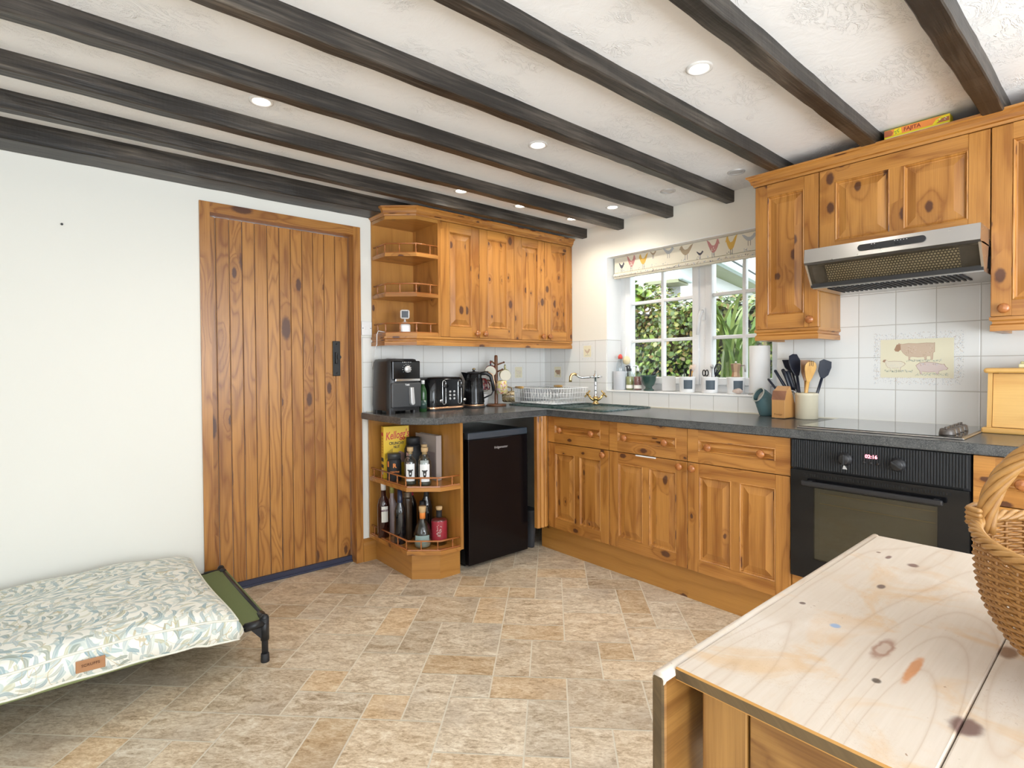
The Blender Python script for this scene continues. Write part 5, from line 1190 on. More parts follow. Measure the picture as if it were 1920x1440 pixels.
b = MB(); b.tube([ct + hd_ * .045 + Vector((0, 0, .228)), ct + hd_ * .085 + Vector((0, 0, .232)), ct + hd_ * .115 + Vector((0, 0, .212)), ct + hd_ * .128 + Vector((0, 0, .165)), ct + hd_ * .134 + Vector((0, 0, .110))], [.013, .014, .014, .013, .011], 10); hh = b.build('handle', M_black, t)
b = MB(); b.tube([ct + hd_ * .090 + Vector((0, 0, .244)), ct + hd_ * .127 + Vector((0, 0, .221)), ct + hd_ * .141 + Vector((0, 0, .166)), ct + hd_ * .145 + Vector((0, 0, .112))], .0035, 6); b.build('handle_inlay', M_bronze, hh)
b = MB(); b.tube([ct + hd_ * .133 + Vector((0, 0, .112)), ct + hd_ * .118 + Vector((0, 0, .085)), ct + hd_ * .066 + Vector((0, 0, .062))], .005, 8); b.build('handle_strut', M_black, t)
# mug tree
mx, my = -.616, -.144; t = thing('mug_tree', 'brown wooden mug tree beside the kettle', 'mug tree', (mx, my, ZW))
dkw = wood('dark_turned_wood', (.22, .085, .03), (.12, .042, .015), kp=0, rough=.3, coat=.3)
b = MB(); b.lathe([(.070, 0), (.073, .006), (.070, .014), (.0, .015)], (mx, my, ZW), 28); b.build('base', dkw, t)
b = MB(); b.lathe([(.014, .014), (.0125, .02), (.0125, .345), (.010, .354), (0, .356)], (mx, my, ZW), 16); b.build('post', dkw, t)
pegs = [(.290, 3.5), (.285, -.5), (.235, -1.35), (.225, 3.0), (.150, -.75), (.160, 2.4)]
for z_, a in pegs:
    b = MB(); p0 = Vector((mx, my, ZW + z_)); dd_ = Vector((math.cos(a), math.sin(a), .35)).normalized(); b.tube([p0, p0 + dd_ * .055], [.006, .005], 8); b.ball(p0 + dd_ * .060, .0075, 8); b.build('peg', dkw, t)
def mug(label, M, mat, sat=None, h=.085, r=.039):
    loc = M.translation; t = thing('mug', label, 'mug', loc, 0, 'mugs on the mug tree')
    b = MB(M); b.lathe([(r * .8, 0), (r * .94, .006), (r, .03), (r, h), (r - .002, h + .002)], n=24); bd = b.build('body', mat, t)
    b = MB(M); b.lathe([(r - .0015, h + .0022), (r - .004, h + .001), (r - .005, h - .01), (r - .006, .01), (0, .006)], n=24); b.build('inside', M_cream, t)
    b = MB(M); b.tube([(r - .003, 0, h * .8), (r + .020, 0, h * .82), (r + .030, 0, h * .5), (r + .018, 0, h * .2), (r - .004, 0, h * .22)], .0048, 8); b.build('handle', mat, t)
def dirM(o, axis, up=(0, 0, 1)):
    z = Vector(axis).normalized(); x = Vector(up) - z * z.dot(Vector(up)); x.normalize(); y = z.cross(x); m_ = Matrix((x, y, z)).transposed().to_4x4(); m_.translation = Vector(o); return m_
def print_mat(name, base, inks_, sc):
    q = NT(name); P = q.coord('Object'); c = base
    for i, k in enumerate(inks_): c = q.mix(q.step(q.noise(P, sc + i * 9, 3, .6, .8), .52, .56), c, k)
    q.p(Base_Color=c, Roughness=.2); return q.m
m_red = print_mat('mug_red_navy', (.24, .03, .03), [(.03, .035, .07), (.42, .30, .26)], 34)
m_flo = print_mat('mug_floral', (.66, .58, .22), [(.45, .10, .08), (.34, .40, .14), (.70, .50, .52)], 38)
m_yel = print_mat('mug_green_yellow', (.55, .52, .26), [(.74, .68, .40), (.40, .40, .22)], 26)
m_brn = print_mat('mug_brown', (.20, .15, .08), [(.36, .28, .15), (.09, .065, .04)], 30)
V = Vector; tc = V((-.66, -.75, 0))
mug('navy and red mug hanging top left on the mug tree, mouth to the room', dirM(V((-.628, -.100, 1.170)), V((-.62, -.74, -.12))), m_red)
mug('pale mug hanging top right on the mug tree, mouth to the room', dirM(V((-.545, -.150, 1.140)), V((-.55, -.80, -.10))), m_yel)
mug('yellow and red floral mug hanging in front on the mug tree', dirM(V((-.632, -.222, 1.095)), V((.12, .05, -1)), V((0, 1, .0))), m_flo)
mug('dark red mug hanging low on the left of the mug tree', dirM(V((-.690, -.075, 1.105)), V((-.1, -.25, -1)), V((1, 0, 0))), m_red)
mug('brown mug hanging at the bottom right of the mug tree', dirM(V((-.598, -.190, .980)), V((.62, -.62, .05))), m_brn)
b = MB(); b.lathe([(.040, 0), (.052, .01), (.058, .06), (.055, .085), (.052, .085), (.050, .02), (0, .015)], (-.705, -.075, ZW), 26); o = b.build('white_bowl', M_white); recentre(o, (-.705, -.075, ZW)); tag(o, 'plain white bowl on the worktop between kettle and mug tree', 'bowl')
# dish rack
zk = ZW + .0105; rx0, rx1, ry0, ry1 = -.395, -.055, -.500, -.045
t = thing('dish_rack', 'white wire dish rack with wooden handles on the sink drainer', 'dish rack', ((rx0 + rx1) / 2, (ry0 + ry1) / 2, zk))
def rloop(z_, e, r): return [(x, y, z_) for x, y in rr_(rx0 - e, ry0 - e, rx1 + e, ry1 + e, r)]
b = MB(); b.tube(rloop(zk + .110, .012, .04), .0035, 8, closed=True); b.build('top_rim', M_wire, t)
b = MB()
for z_, e in ((zk + .004, 0), (zk + .040, .004), (zk + .075, .008)): b.tube(rloop(z_, e, .035), .0020, 6, closed=True)
def upr(p, q): b.tube([p, q], .0016, 5)
for i in range(17):
    y = ry0 + .03 + (ry1 - ry0 - .06) * i / 16
    upr((rx0, y, zk + .004), (rx0 - .012, y, zk + .11)); upr((rx1, y, zk + .004), (rx1 + .012, y, zk + .11)); upr((rx0, y, zk + .004), (rx1, y, zk + .004))
for i in range(11):
    x = rx0 + .03 + (rx1 - rx0 - .06) * i / 10; upr((x, ry0, zk + .004), (x, ry0 - .012, zk + .11)); upr((x, ry1, zk + .004), (x, ry1 + .012, zk + .11))
b.build('wire_basket', M_wire, t)
b = MB()
for i in range(9):
    y = ry0 + .05 + i * .032
    for x in (-.33, -.20): upr((x, y, zk + .006), (x + .012, y, zk + .075)); upr((x + .012, y, zk + .075), (x + .03, y, zk + .006))
b.build('plate_dividers', M_wire, t)
for (p, q) in (((rx0 - .013, -.200, zk + .112), (rx0 - .013, -.115, zk + .112)), ((rx1 + .013, -.235, zk + .112), (rx1 + .013, -.150, zk + .112))):
    b = MB(); b.tube([p, V(p).lerp(V(q), .5), q], [.008, .010, .008], 10); b.build('wooden_handle', M_pinet, t)
b = MB(); b.box((-.30, -.16, zk + .008), (-.10, -.085, zk + .10), bev=.012); o = b.build('cutlery_holder', plain('grey_metal_holder', (.42, .43, .45), .4)); recentre(o, (-.2, -.12, zk)); tag(o, 'grey cutlery holder inside the dish rack', 'holder')

# ------------------------------------------------------------------ worktop, right of the window
t = thing('teal_salt_pot', 'teal ceramic salt pig with wide round mouth, left of the knife block', 'pot', (-.075, -1.79, ZW))
b = MB(); B0 = V((-.070, -1.79, ZW)); pth = [(0, 0, .0), (0, 0, .006), (0, 0, .035), (-.004, .004, .065), (-.012, .012, .09), (-.026, .022, .108), (-.036, .028, .114)]; rad = [.032, .037, .046, .049, .047, .0425, .041]
b.tube([B0 + V(p) for p in pth], rad, 26, caps=(True, False)); b.tube([B0 + V(p) for p in pth[::-1][:5]], [r_ - .003 for r_ in rad[::-1][:5]], 26, caps=(False, True)); pb = b.build('pot_body', M_teal, t)
ax = (V(pth[-1]) - V(pth[-2])).normalized(); Mx = dirM(B0 + V(pth[-1]), ax)
b = MB(Mx); b.tube([(.0395 * math.cos(a), .0395 * math.sin(a), .001) for a in [2 * PI * i / 30 for i in range(30)]], .0035, 6, closed=True); b.build('rim', plain('teal_rim', (.42, .44, .40), .3), pb)
b = MB(Mx); b.lathe([(.036, -.026), (.0, -.022)], n=22, cap=False); b.build('salt', plain('salt', (.52, .47, .42), .9), t)
# knife block (rotated so its front corner points into the room)
kp = V((-.110, -1.912, ZW)); Mk = Matrix.Translation(kp) @ Matrix.Rotation(math.radians(-6), 4, 'Z')
t = thing('knife_block', 'pale wooden knife block holding black handled knives', 'knife block', kp)
Ms = Mk @ Matrix(((1, 0, 0, 0), (0, 0, 1, -.034), (0, 1, 0, 0), (0, 0, 0, 1)))  # local x = depth to the wall, y = height, z = width
b = MB(); b.prism([(-.085, .004), (-.085, .095), (-.070, .140), (-.030, .165), (.045, .018), (.045, .004)], 0, .068, M=Ms, g=(0, 1, 0), bev=.002); b.build('block', wood('beech_block', (.58, .30, .10), (.42, .20, .06), kp=0, ring=3, contrast=.6), t)
b = MB(); b.prism([(-.0865, .096), (-.0715, .142), (-.067, .142), (-.0815, .096)], -.0006, .0686, M=Ms); b.build('slot_face', wood('walnut_face', (.30, .13, .07), (.2, .08, .04), kp=0), t)
b = MB(); b.text('Prestige', .0135, Mk @ frame((-.0854, 0, .022), (0, -1, 0), (0, 0, 1)), shear=.15); b.build('brand_mark', plain('burnt_mark', (.24, .11, .03), .6), t)
KN = [((-.075, -1.868, 1.030), (-.075, -1.798, 1.118), .0075, 'small black handled knife leaning lowest in the knife block'), ((-.065, -1.892, 1.062), (-.075, -1.834, 1.165), .010, 'tall black handled knife at the left back of the knife block'), ((-.050, -1.905, 1.072), (-.060, -1.868, 1.170), .0095, 'middle black handled knife at the back of the knife block'), ((-.070, -1.912, 1.062), (-.080, -1.888, 1.160), .0095, 'black handled knife second from the right in the knife block'), ((-.055, -1.925, 1.062), (-.070, -1.900, 1.162), .010, 'rightmost black handled knife in the knife block')]
for a_, c_, r_, lab in KN:
    a_, c_ = V(a_), V(c_); t = thing('kitchen_knife', lab, 'knife', a_, 0, 'knives in the block'); b = MB(); b.tube([a_, a_.lerp(c_, .15), a_.lerp(c_, .6), a_.lerp(c_, .95), c_], [r_, r_ * 1.05, r_ * .95, r_ * 1.05, r_ * .5], 10, ry=.75); b.build('handle', M_navy, t)
    dn = (a_ - c_).normalized(); b = MB(); b.tube([a_, a_ + dn * .030], .0055, 8); b.build('bolster', M_chrome, t)
# utensil crock
cc = V((-.100, -2.004, ZW)); t = thing('utensil_crock', 'cream stoneware crock full of cooking utensils beside the knife block', 'crock', cc)
b = MB(); b.lathe([(.049, 0), (.052, .004), (.052, .115), (.0535, .118), (.0535, .130), (.050, .133), (.046, .130), (.046, .01), (0, .008)], cc, 32); b.build('crock_body', M_stone, t)
def utensil(label, foot, head, headpts, mat, hmat, thick=.004, rr=.006, face=(-.6, -.8, .1), nm='spatula', cat='spatula', slots=None, smat=None):
    foot, head = V(foot), V(head); t = thing(nm, label, cat, foot, 0, 'utensils in the crock')
    b = MB(); b.tube([foot, foot.lerp(head, .5), head], [rr * .9, rr, rr * .9], 8, ry=.6); b.build('handle', hmat, t)
    d_ = (head - foot).normalized(); w_ = V(face); w_ = (w_ - d_ * w_.dot(d_)).normalized(); u_ = d_.cross(w_)
    Mh = Matrix((u_, d_, w_)).transposed().to_4x4(); Mh.translation = head
    b = MB(); b.prism(headpts, -thick / 2, thick / 2, M=Mh, g=(0, 1, 0), bev=thick * .3); h_ = b.build('head', mat, t)
    if slots:
        for q in slots:
            b = MB(); b.box((q[0], q[1], -thick / 2 - .0006), (q[2], q[3], thick / 2 + .0006), M=Mh); b.build('slot', smat or M_slot, h_)
spoon = [(-.008, 0), (-.018, .025), (-.028, .06), (-.030, .08), (-.022, .098), (-.008, .104), (.008, .104), (.022, .098), (.030, .08), (.028, .06), (.018, .025), (.008, 0)]
utensil('pale wooden slotted salad fork standing foremost in the crock', cc + V((-.02, .012, .02)), (-.125, -2.020, 1.105), spoon, M_pinet, M_pinet, .006, .009, nm='wooden_fork', cat='fork', slots=[(-.0105, .080, -.007, .106), (-.0018, .082, .0018, .107), (.007, .080, .0105, .106)], smat=plain('slot_brown', (.15, .08, .03), .7))
utensil('brown wooden spatula behind the wooden fork in the crock', cc + V((.01, .01, .02)), (-.085, -1.992, 1.110), [(-.008, 0), (-.022, .04), (-.026, .105), (.026, .105), (.022, .04), (.008, 0)], wood('brown_spoon', (.36, .19, .10), (.24, .12, .06), kp=0), M_pinefr, nm='wooden_spatula')
utensil('large dark navy spoon with white heart on its neck, left in the crock', cc + V((.0, .022, .02)), (-.075, -1.948, 1.135), [(-.012, 0), (-.030, .035), (-.036, .07), (-.030, .105), (-.01, .115), (.012, .113), (.026, .08), (.020, .03), (.010, 0)], M_navy, M_navy, .008, .008, nm='serving_spoon', cat='spoon')
utensil('dark navy slotted turner leaning furthest left in the crock', cc + V((.02, .02, .02)), (-.026, -1.905, 1.150), [(-.008, 0), (-.034, .03), (-.038, .075), (.030, .075), (.022, .03), (.008, 0)], M_navy, M_navy, nm='turner', slots=[(-.004, .015, .008, .024)], smat=M_inkw)
utensil('dark navy spatula leaning right out of the crock', cc + V((-.004, -.02, .02)), (-.085, -2.070, 1.125), [(-.010, 0), (-.030, .03), (-.036, .078), (-.02, .092), (.022, .088), (.030, .06), (.026, .02), (.010, 0)], M_navy, M_navy, .005, .008)
# ------------------------------------------------------------------ window sill
zs = WZ0 + .0005
t = thing('ceramic_pot', 'grey ceramic pot at the left end of the window sill, holding a squeeze bottle', 'pot', (.075, -.692, zs)); pc = V((.075, -.692, zs))
b = MB(); b.lathe([(.046, 0), (.048, .004), (.048, .130), (.045, .132), (.044, .01), (0, .008)], pc, 28); b.build('pot_body', plain('pale_grey_ceramic', (.52, .54, .58), .4), t)
bc = V((.075, -.692, zs + .009)); t = thing('squeeze_bottle', 'clear squeeze bottle with a red cap, standing in the grey ceramic pot', 'bottle', bc)
b = MB(); b.lathe([(.026, 0), (.029, .004), (.029, .15), (.024, .178), (.014, .205), (.0135, .212)], bc, 20); b.build('bottle_body', M_frost, t)
b = MB(); b.lathe([(.0155, .210), (.0165, .226), (.010, .240), (.0, .244)], bc, 18); b.build('cap', plain('red_cap', (.70, .08, .06), .35), t)
b = MB(); hl = plain('pale_handle', (.84, .86, .90), .3); b.tube([(.108, -.672, zs + .012), (.118, -.712, zs + .30)], .004, 8); o = b.build('brush_handle', hl); recentre(o, (.108, -.672, zs + .012)); tag(o, 'thin white stick leaning out of the grey ceramic pot', 'stick')
t = thing('dish_brush', 'round-headed pale bristle dish brush on a dark stem, behind the soap bottles', 'brush', (.118, -.735, zs))
b = MB(); b.tube([(.118, -.735, zs), (.110, -.724, zs + .17)], .005, 8); b.build('handle', M_blackm, t)
b = MB(); b.ball((.108, -.722, zs + .208), .027, 16, sz=1.15); b.build('brush_head', M_bristle, t)
for (yy, liq, lab) in ((-.764, (.36, .36, .14), 'soap bottle with olive green liquid, left of the pair on the sill'), (-.832, (.30, .12, .11), 'soap bottle with dark red liquid, right of the pair on the sill')):
    c_ = (.088, yy, zs); t = thing('soap_bottle', lab, 'bottle', c_, 0, 'soap bottles on the sill')
    b = MB(); b.lathe([(.025, 0), (.027, .003), (.027, .105), (.022, .120), (.011, .128), (.010, .135)], c_, 22); b.build('bottle_body', M_clear, t)
    b = MB(); b.lathe([(.0, .003), (.0255, .003), (.0255, .094), (.0, .095)], c_, 20); b.build('liquid_soap', plain('soap_' + str(int(-yy * 1000)), liq, .2), t)
    b = MB(); label_arc(c_, .0274, .012, .036, facing(*c_[:2]) - 1.2, facing(*c_[:2]) + 1.2)(b); b.build('paper_label', M_paper, t)
    b = MB(); b.lathe([(.012, .132), (.012, .15), (.006, .152), (.005, .168), (.0, .168)], c_, 14); b.tube([(c_[0], yy, zs + .166), (c_[0] - .012, yy + .008, zs + .170), (c_[0] - .024, yy + .016, zs + .164)], .0045, 8); b.build('pump', M_dgrey if yy > -.8 else M_white, t)
mc = V((.070, -.935, zs)); t = thing('mortar', 'dark green marble mortar on a foot, on the window sill', 'mortar', mc)
b = MB(); b.lathe([(.034, 0), (.036, .006), (.024, .016), (.022, .026), (.036, .040), (.047, .068), (.050, .094), (.053, .097), (.053, .104), (.048, .105), (.042, .07), (.02, .045), (0, .04)], mc, 30); b.build('bowl', M_green, t)
b = MB(); b.tube([mc + V((-.012, .02, .052)), mc + V((.005, -.02, .100)), mc + V((.018, -.058, .148))], [.013, .009, .011], 12); b.ball(mc + V((.018, -.058, .148)), .011, 10); o = b.build('pestle', M_blackgl); recentre(o, mc + V((-.012, .02, .04))); tag(o, 'dark pestle leaning out of the green mortar', 'pestle')
b = MB(dirM(V((.080, -1.088, zs)), V((-.80, -.58, .22)))); b.prism(rr_(0, -.040, .100, .046, .008), -.006, .008, bev=.002); o = b.build('smart_speaker', plain('pale_silver_fabric', (.58, .57, .56), .5)); recentre(o, (.08, -1.088, zs)); 
mz = min(v.co.z for v in o.data.vertices)
o.location.z -= mz; tag(o, 'pale grey upright wedge on the sill, between the mortar and white cups', 'stand')
o.name = 'display_stand'
CUP = []
for i, (yy, lab) in enumerate(((-1.235, 'white cup with slate panel holding brushes, leftmost of three on the sill'), (-1.387, 'white cup with slate panel holding scissors and a whisk, middle of three'), (-1.553, 'white cup with slate panel and a moka pot, rightmost of three'))):
    c_ = V((.055, yy, zs)); t = thing('utensil_cup', lab, 'cup', c_, 0, 'white cups on the sill'); CUP.append(c_)
    b = MB(); b.lathe([(.044, 0), (.047, .004), (.050, .092), (.0515, .097), (.048, .098), (.044, .09), (.042, .01), (0, .008)], c_, 30); b.build('cup_body', M_white, t)
    f_ = facing(c_.x, c_.y) + (.10 if i < 2 else .3); b = MB(); label_arc(c_, .0502, .022, .078, f_ - .55, f_ + .55)(b)
    for v in b.bm.verts:
        k = (v.co.z - zs) / .092 * .0032; dv_ = (v.co - c_).xy.normalized(); v.co.x += dv_.x * (k - .0022); v.co.y += dv_.y * (k - .0022)
    b.build('slate_panel', M_slate, t)
def stick(nm, cat, lab, c_, off, top, r, mat, tip=None, grp='tools in the white cups'):
    t = thing(nm, lab, cat, c_ + V((off[0], off[1], .012)), 0, grp); b = MB(); p0 = c_ + V((off[0], off[1], .012)); p1 = c_ + V(top); b.tube([p0, p1], r, 8); b.build('handle', mat, t)
    if tip: b = MB(); tip(b, p1, (p1 - p0).normalized()); b.build('head', tip.mat, t)
def brush_tip(mat, r, L):
    def f(b, p, d): b.tube([p - d * .005, p + d * L * .4, p + d * L], [r * .7, r, r * .85], 10)
    f.mat = mat; return f
stick('basting_brush', 'brush', 'pale bristle brush standing in the leftmost white cup', CUP[0], (.01, .01), (.02, -.012, .135), .005, M_pinet, brush_tip(M_bristle, .013, .038))
stick('pastry_brush', 'brush', 'cream wooden brush beside the pale one in the leftmost white cup', CUP[0], (-.01, .0), (.005, -.035, .14), .005, M_pinet, brush_tip(plain('pink_bristle', (.74, .60, .52), .8), .013, .036))
stick('skewer', 'stick', 'thin dark stick leaning left in the leftmost white cup', CUP[0], (-.01, .02), (-.02, .008, .150), .003, M_blackm)
stick('peeler', 'peeler', 'dark handled peeler leaning right in the leftmost white cup', CUP[0], (0, -.01), (-.015, -.034, .145), .005, M_blackm)
t = thing('scissors', 'dark handled scissors standing in the middle white cup', 'scissors', CUP[1] + V((0, .015, .012)), 0, 'tools in the white cups'); b = MB()
for s_ in (-1, 1):
    cen = CUP[1] + V((-.01 + s_ * .004, .022 + s_ * .012, .122)); b.tube([cen + V((.002 * math.cos(a), .010 * math.cos(a), .018 * math.sin(a))) for a in [2 * PI * i / 16 for i in range(16)]], .0035, 6, closed=True)
b.build('finger_loops', M_blackm, t); b = MB(); b.tube([CUP[1] + V((0, .015, .012)), CUP[1] + V((-.01, .02, .105))], .004, 6); b.build('blades', M_steel, t)
stick('potato_masher', 'masher', 'grey tool standing tallest in the middle white cup', CUP[1], (.01, 0), (.02, -.004, .155), .007, M_silver, brush_tip(M_silver, .011, .018))
def whisk(b, p, d):
    u = d.orthogonal().normalized(); v = d.cross(u)
    for k in range(6):
        w_ = u * math.cos(k * PI / 6) + v * math.sin(k * PI / 6); b.tube([p, p + d * .02 + w_ * .010, p + d * .05 + w_ * .019, p + d * .075 + w_ * .015, p + d * .085], .0022, 5); b.tube([p, p + d * .02 - w_ * .010, p + d * .05 - w_ * .019, p + d * .075 - w_ * .015, p + d * .085], .0022, 5)
whisk.mat = M_navy
stick('whisk', 'whisk', 'dark balloon whisk leaning right in the middle white cup', CUP[1], (.0, -.01), (.005, -.034, .098), .006, plain('red_handle', (.5, .12, .10), .4), whisk)
stick('pen', 'pen', 'short white stick in front of the whisk in the middle white cup', CUP[1], (-.02, -.012), (-.026, -.020, .125), .004, M_white)
pc = V((.055, -1.553, zs + .0985)); t = thing('moka_pot', 'small copper and steel moka pot resting on the rightmost white cup', 'moka pot', pc)
b = MB(); b.lathe([(.024, 0), (.026, .003), (.020, .03), (.023, .036), (.031, .076), (.028, .079), (.0, .082)], pc, 8, smooth=False); b.build('pot_body', plain('copper', (.55, .38, .26), .3, .7), t)
b = MB(); b.tube([pc + V((.01, -.028, .066)), pc + V((.008, -.052, .07)), pc + V((.006, -.054, .03))], .005, 8); b.build('handle', M_steel, t)
b = MB(); b.lathe([(.005, .08), (.007, .09), (0, .094)], pc, 8); b.build('knob', M_steel, t)
t = thing('sea_shell', 'pinkish ridged sea shell at the sill edge, in front of the rightmost cup', 'shell', (.012, -1.588, zs)); b = MB()
for i in range(11):
    a = -1.1 + 2.2 * i / 10; b.tube([V((.012, -1.588, zs + .020)) + V((-.004, math.sin(a) * r_, math.cos(a) * r_ * .8 - .018 + .004 * math.sin(r_ * 60))) for r_ in (.004, .014, .026, .034)], [.002, .004, .006, .004], 6)
b.ball((.018, -1.588, zs + .018), .020, 12, sz=.85); b.build('ridged_valve', M_shell, t)
rc = V((.062, -1.690, zs)); t = thing('paper_towel_roll', 'tall white kitchen paper roll at the right end of the sill', 'paper roll', rc)
b = MB(); b.lathe([(.062, 0), (.062, .006), (0, .007)], rc, 32); b.tube([rc + V((0, 0, .006)), rc + V((0, 0, .29))], .006, 8); b.build('stand', M_steel, t)
b = MB(); b.lathe([(.018, .010), (.053, .010), (.055, .013), (.055, .275), (.053, .278), (.018, .278), (.018, .010)], rc, 40, cap=False); b.build('roll', plain('tissue_paper', (.86, .86, .86), .9), t)
g_ = V((.095, -1.635, zs)); 
# ------------------------------------------------------------------ open wall shelves: small camera and its lead
t = thing('security_camera', 'small white camera with a black square face, on the lowest wall shelf', 'camera', (-1.350, -.170, 1.397))
cpv = V((-1.350, -.170, 1.397)); d_ = V((-.45, -.88, -.08)).normalized(); Mcam = dirM(cpv + V((0, 0, .118)), d_)
b = MB(Matrix.Translation(cpv) @ Matrix.Rotation(-.35, 4, 'Z')); b.box((-.030, -.030, 0), (.030, .030, .058), bev=.010, seg=3); b.lathe([(.022, .057), (.018, .070), (.0, .074)], n=18); b.build('base', M_white, t)
b = MB(); b.tube([cpv + V((0, 0, .068)), cpv + V((0, 0, .095))], .006, 8); b.build('stem', M_silver, t)
b = MB(Mcam); b.box((-.028, -.028, -.026), (.028, .028, .020), bev=.011, seg=3); hdm = b.build('camera_head', M_white, t)
b = MB(Mcam); b.box((-.020, -.020, .0185), (.020, .020, .0212), bev=.006); b.build('lens_face', M_navy, hdm)
b = MB(); b.tube([(-1.385, -.16, 1.401), (-1.43, -.13, 1.402), (-1.470, -.11, 1.408), (-1.492, -.10, 1.412), (-1.502, -.10, 1.39), (-1.503, -.10, 1.33), (-1.500, -.06, 1.29), (-1.495, -.02, 1.18)], .0025, 6); o = b.build('power_lead', M_white); recentre(o, (-1.49, -.1, 1.3)); tag(o, 'thin white lead running over the left edge of the wall shelves', 'cable')

# ------------------------------------------------------------------ things in the corner shelf unit
z1 = .5225; z0 = .1685
t = thing('cereal_box', 'yellow cereal box with red script lettering on the upper corner shelf', 'box', (-1.41, -.13, z1))
a_, c_ = V((-1.486, -.140, z1)), V((-1.333, -.175, z1)); uu = (c_ - a_).normalized(); Mc = frame(a_, uu, (0, 0, 1)); Wc = (c_ - a_).length; Hc = .312
b = MB(); b.box((0, 0, -.052), (Wc, Hc, 0), M=Mc, bev=.0008, seg=1); flat(b, [(0, .2), (.2, 0), (.8, 0), (1, .3), (.8, .8), (.5, 1), (.15, .7)], Mc, (.10, .07), (.05, .09), 1, .0006)
for i in range(8): b.box((.010 + i * .006, .115 + i * .004, 0), (.012 + i * .006, .150 + i * .004, .0007), mi=2, M=Mc)
for z_, h_ in ((.062, .020), (.100, .022)): b.box((-.0006, z_, -.0525), (.0, z_ + h_, .0002), mi=2, M=Mc)
b.box((-.0006, .02, -.040), (0, .052, -.014), M=Mc, mi=3); b.box((-.0006, .255, -.046), (0, .275, -.008), mi=4, M=Mc)
for i in range(6): b.box((-.0006, .15 + i * .017, -.040), (0, .155 + i * .017, -.016 + (i % 3) * .004), M=Mc, mi=5)
b.build('carton', [M_yellow, plain('print_mauve', (.46, .28, .24), .5), M_ink, M_paper, M_red, plain('print_amber', (.55, .26, .02), .5)], t)
b = MB(); b.text("Kellogg's", .066, Mc @ Matrix.Translation((.082, .258, .0006)) @ Matrix.Rotation(.12, 4, 'Z'), shear=.35, sx=.62, bold=.0008); b.build('red_lettering', M_red, t)
b = MB(); b.text('CRUNCHY', .024, Mc @ Matrix.Translation((.080, .208, .0006)), sx=.8, bold=.0006); b.text('NUT', .022, Mc @ Matrix.Translation((.080, .185, .0006)), sx=.8, bold=.0006); b.build('black_lettering', M_ink, t)
def tub(name, lab, loc, r, h, neck, extra):
    t = thing(name, lab, 'tub', loc); b = MB(); b.lathe([(r * .94, 0), (r, .005), (r, h * .72), (r * .86, h * .80), (r * .80, h * .82)], loc, 28); bd = b.build('tub_body', M_blackm, t)
    b = MB(); b.lathe([(r * neck, h * .82), (r * neck, h * .985), (r * neck * .94, h), (0, h)], loc, 28); b.build('lid', M_dgrey if neck > .8 else M_blackm, t); extra(t, loc); return t
def ex1(t, l):
    f = facing(l[0], l[1]) + .05; o_ = V((l[0] + .0425 * math.cos(f), l[1] + .0425 * math.sin(f), 0)); u_ = V((-math.sin(f), math.cos(f), 0))
    b = MB(); b.text('R', .034, frame(o_ + V((0, 0, z1 + .092)), u_, (0, 0, 1)), bold=.0012); b.text('CREATINE', .0125, frame(o_ + V((0, 0, z1 + .056)), u_, (0, 0, 1)), sx=.95, bold=.0003); b.build('lettering', M_orange, t)
    b = MB(); label_arc(l, .0423, .085, .118, f - 1.15, f - .85)(b); b.build('orange_flash', M_orange, t)
tub('supplement_tub', 'small black tub with an orange letter R, in front of the cereal box', (-1.462, -.225, z1), .042, .160, .93, ex1)
def ex2(t, l):
    f = facing(l[0], l[1]) - .62; u_ = V((-math.sin(f), math.cos(f), 0)); o_ = V((l[0] + .0525 * math.cos(f), l[1] + .0525 * math.sin(f), 0))
    b = MB(); label_arc(l, .0523, .03, .165, f - .35, f + .35)(b); b.build('paper_label', M_ink, t)
    b = MB(); b.text('M', .028, frame(o_ + V((0, 0, z1 + .150)), u_, (0, 0, 1)), bold=.001); b.text('T', .028, frame(o_ + V((0, 0, z1 + .122)), u_, (0, 0, 1)), bold=.001); b.text('V', .028, frame(o_ + V((0, 0, z1 + .093)), u_, (0, 0, 1)), bold=.001); b.build('lettering', plain('pink_print', (.75, .40, .36), .5), t)
tub('protein_tub', 'tall black wide-lidded tub standing behind the two clear bottles', (-1.345, -.245, z1), .052, .248, .80, ex2)
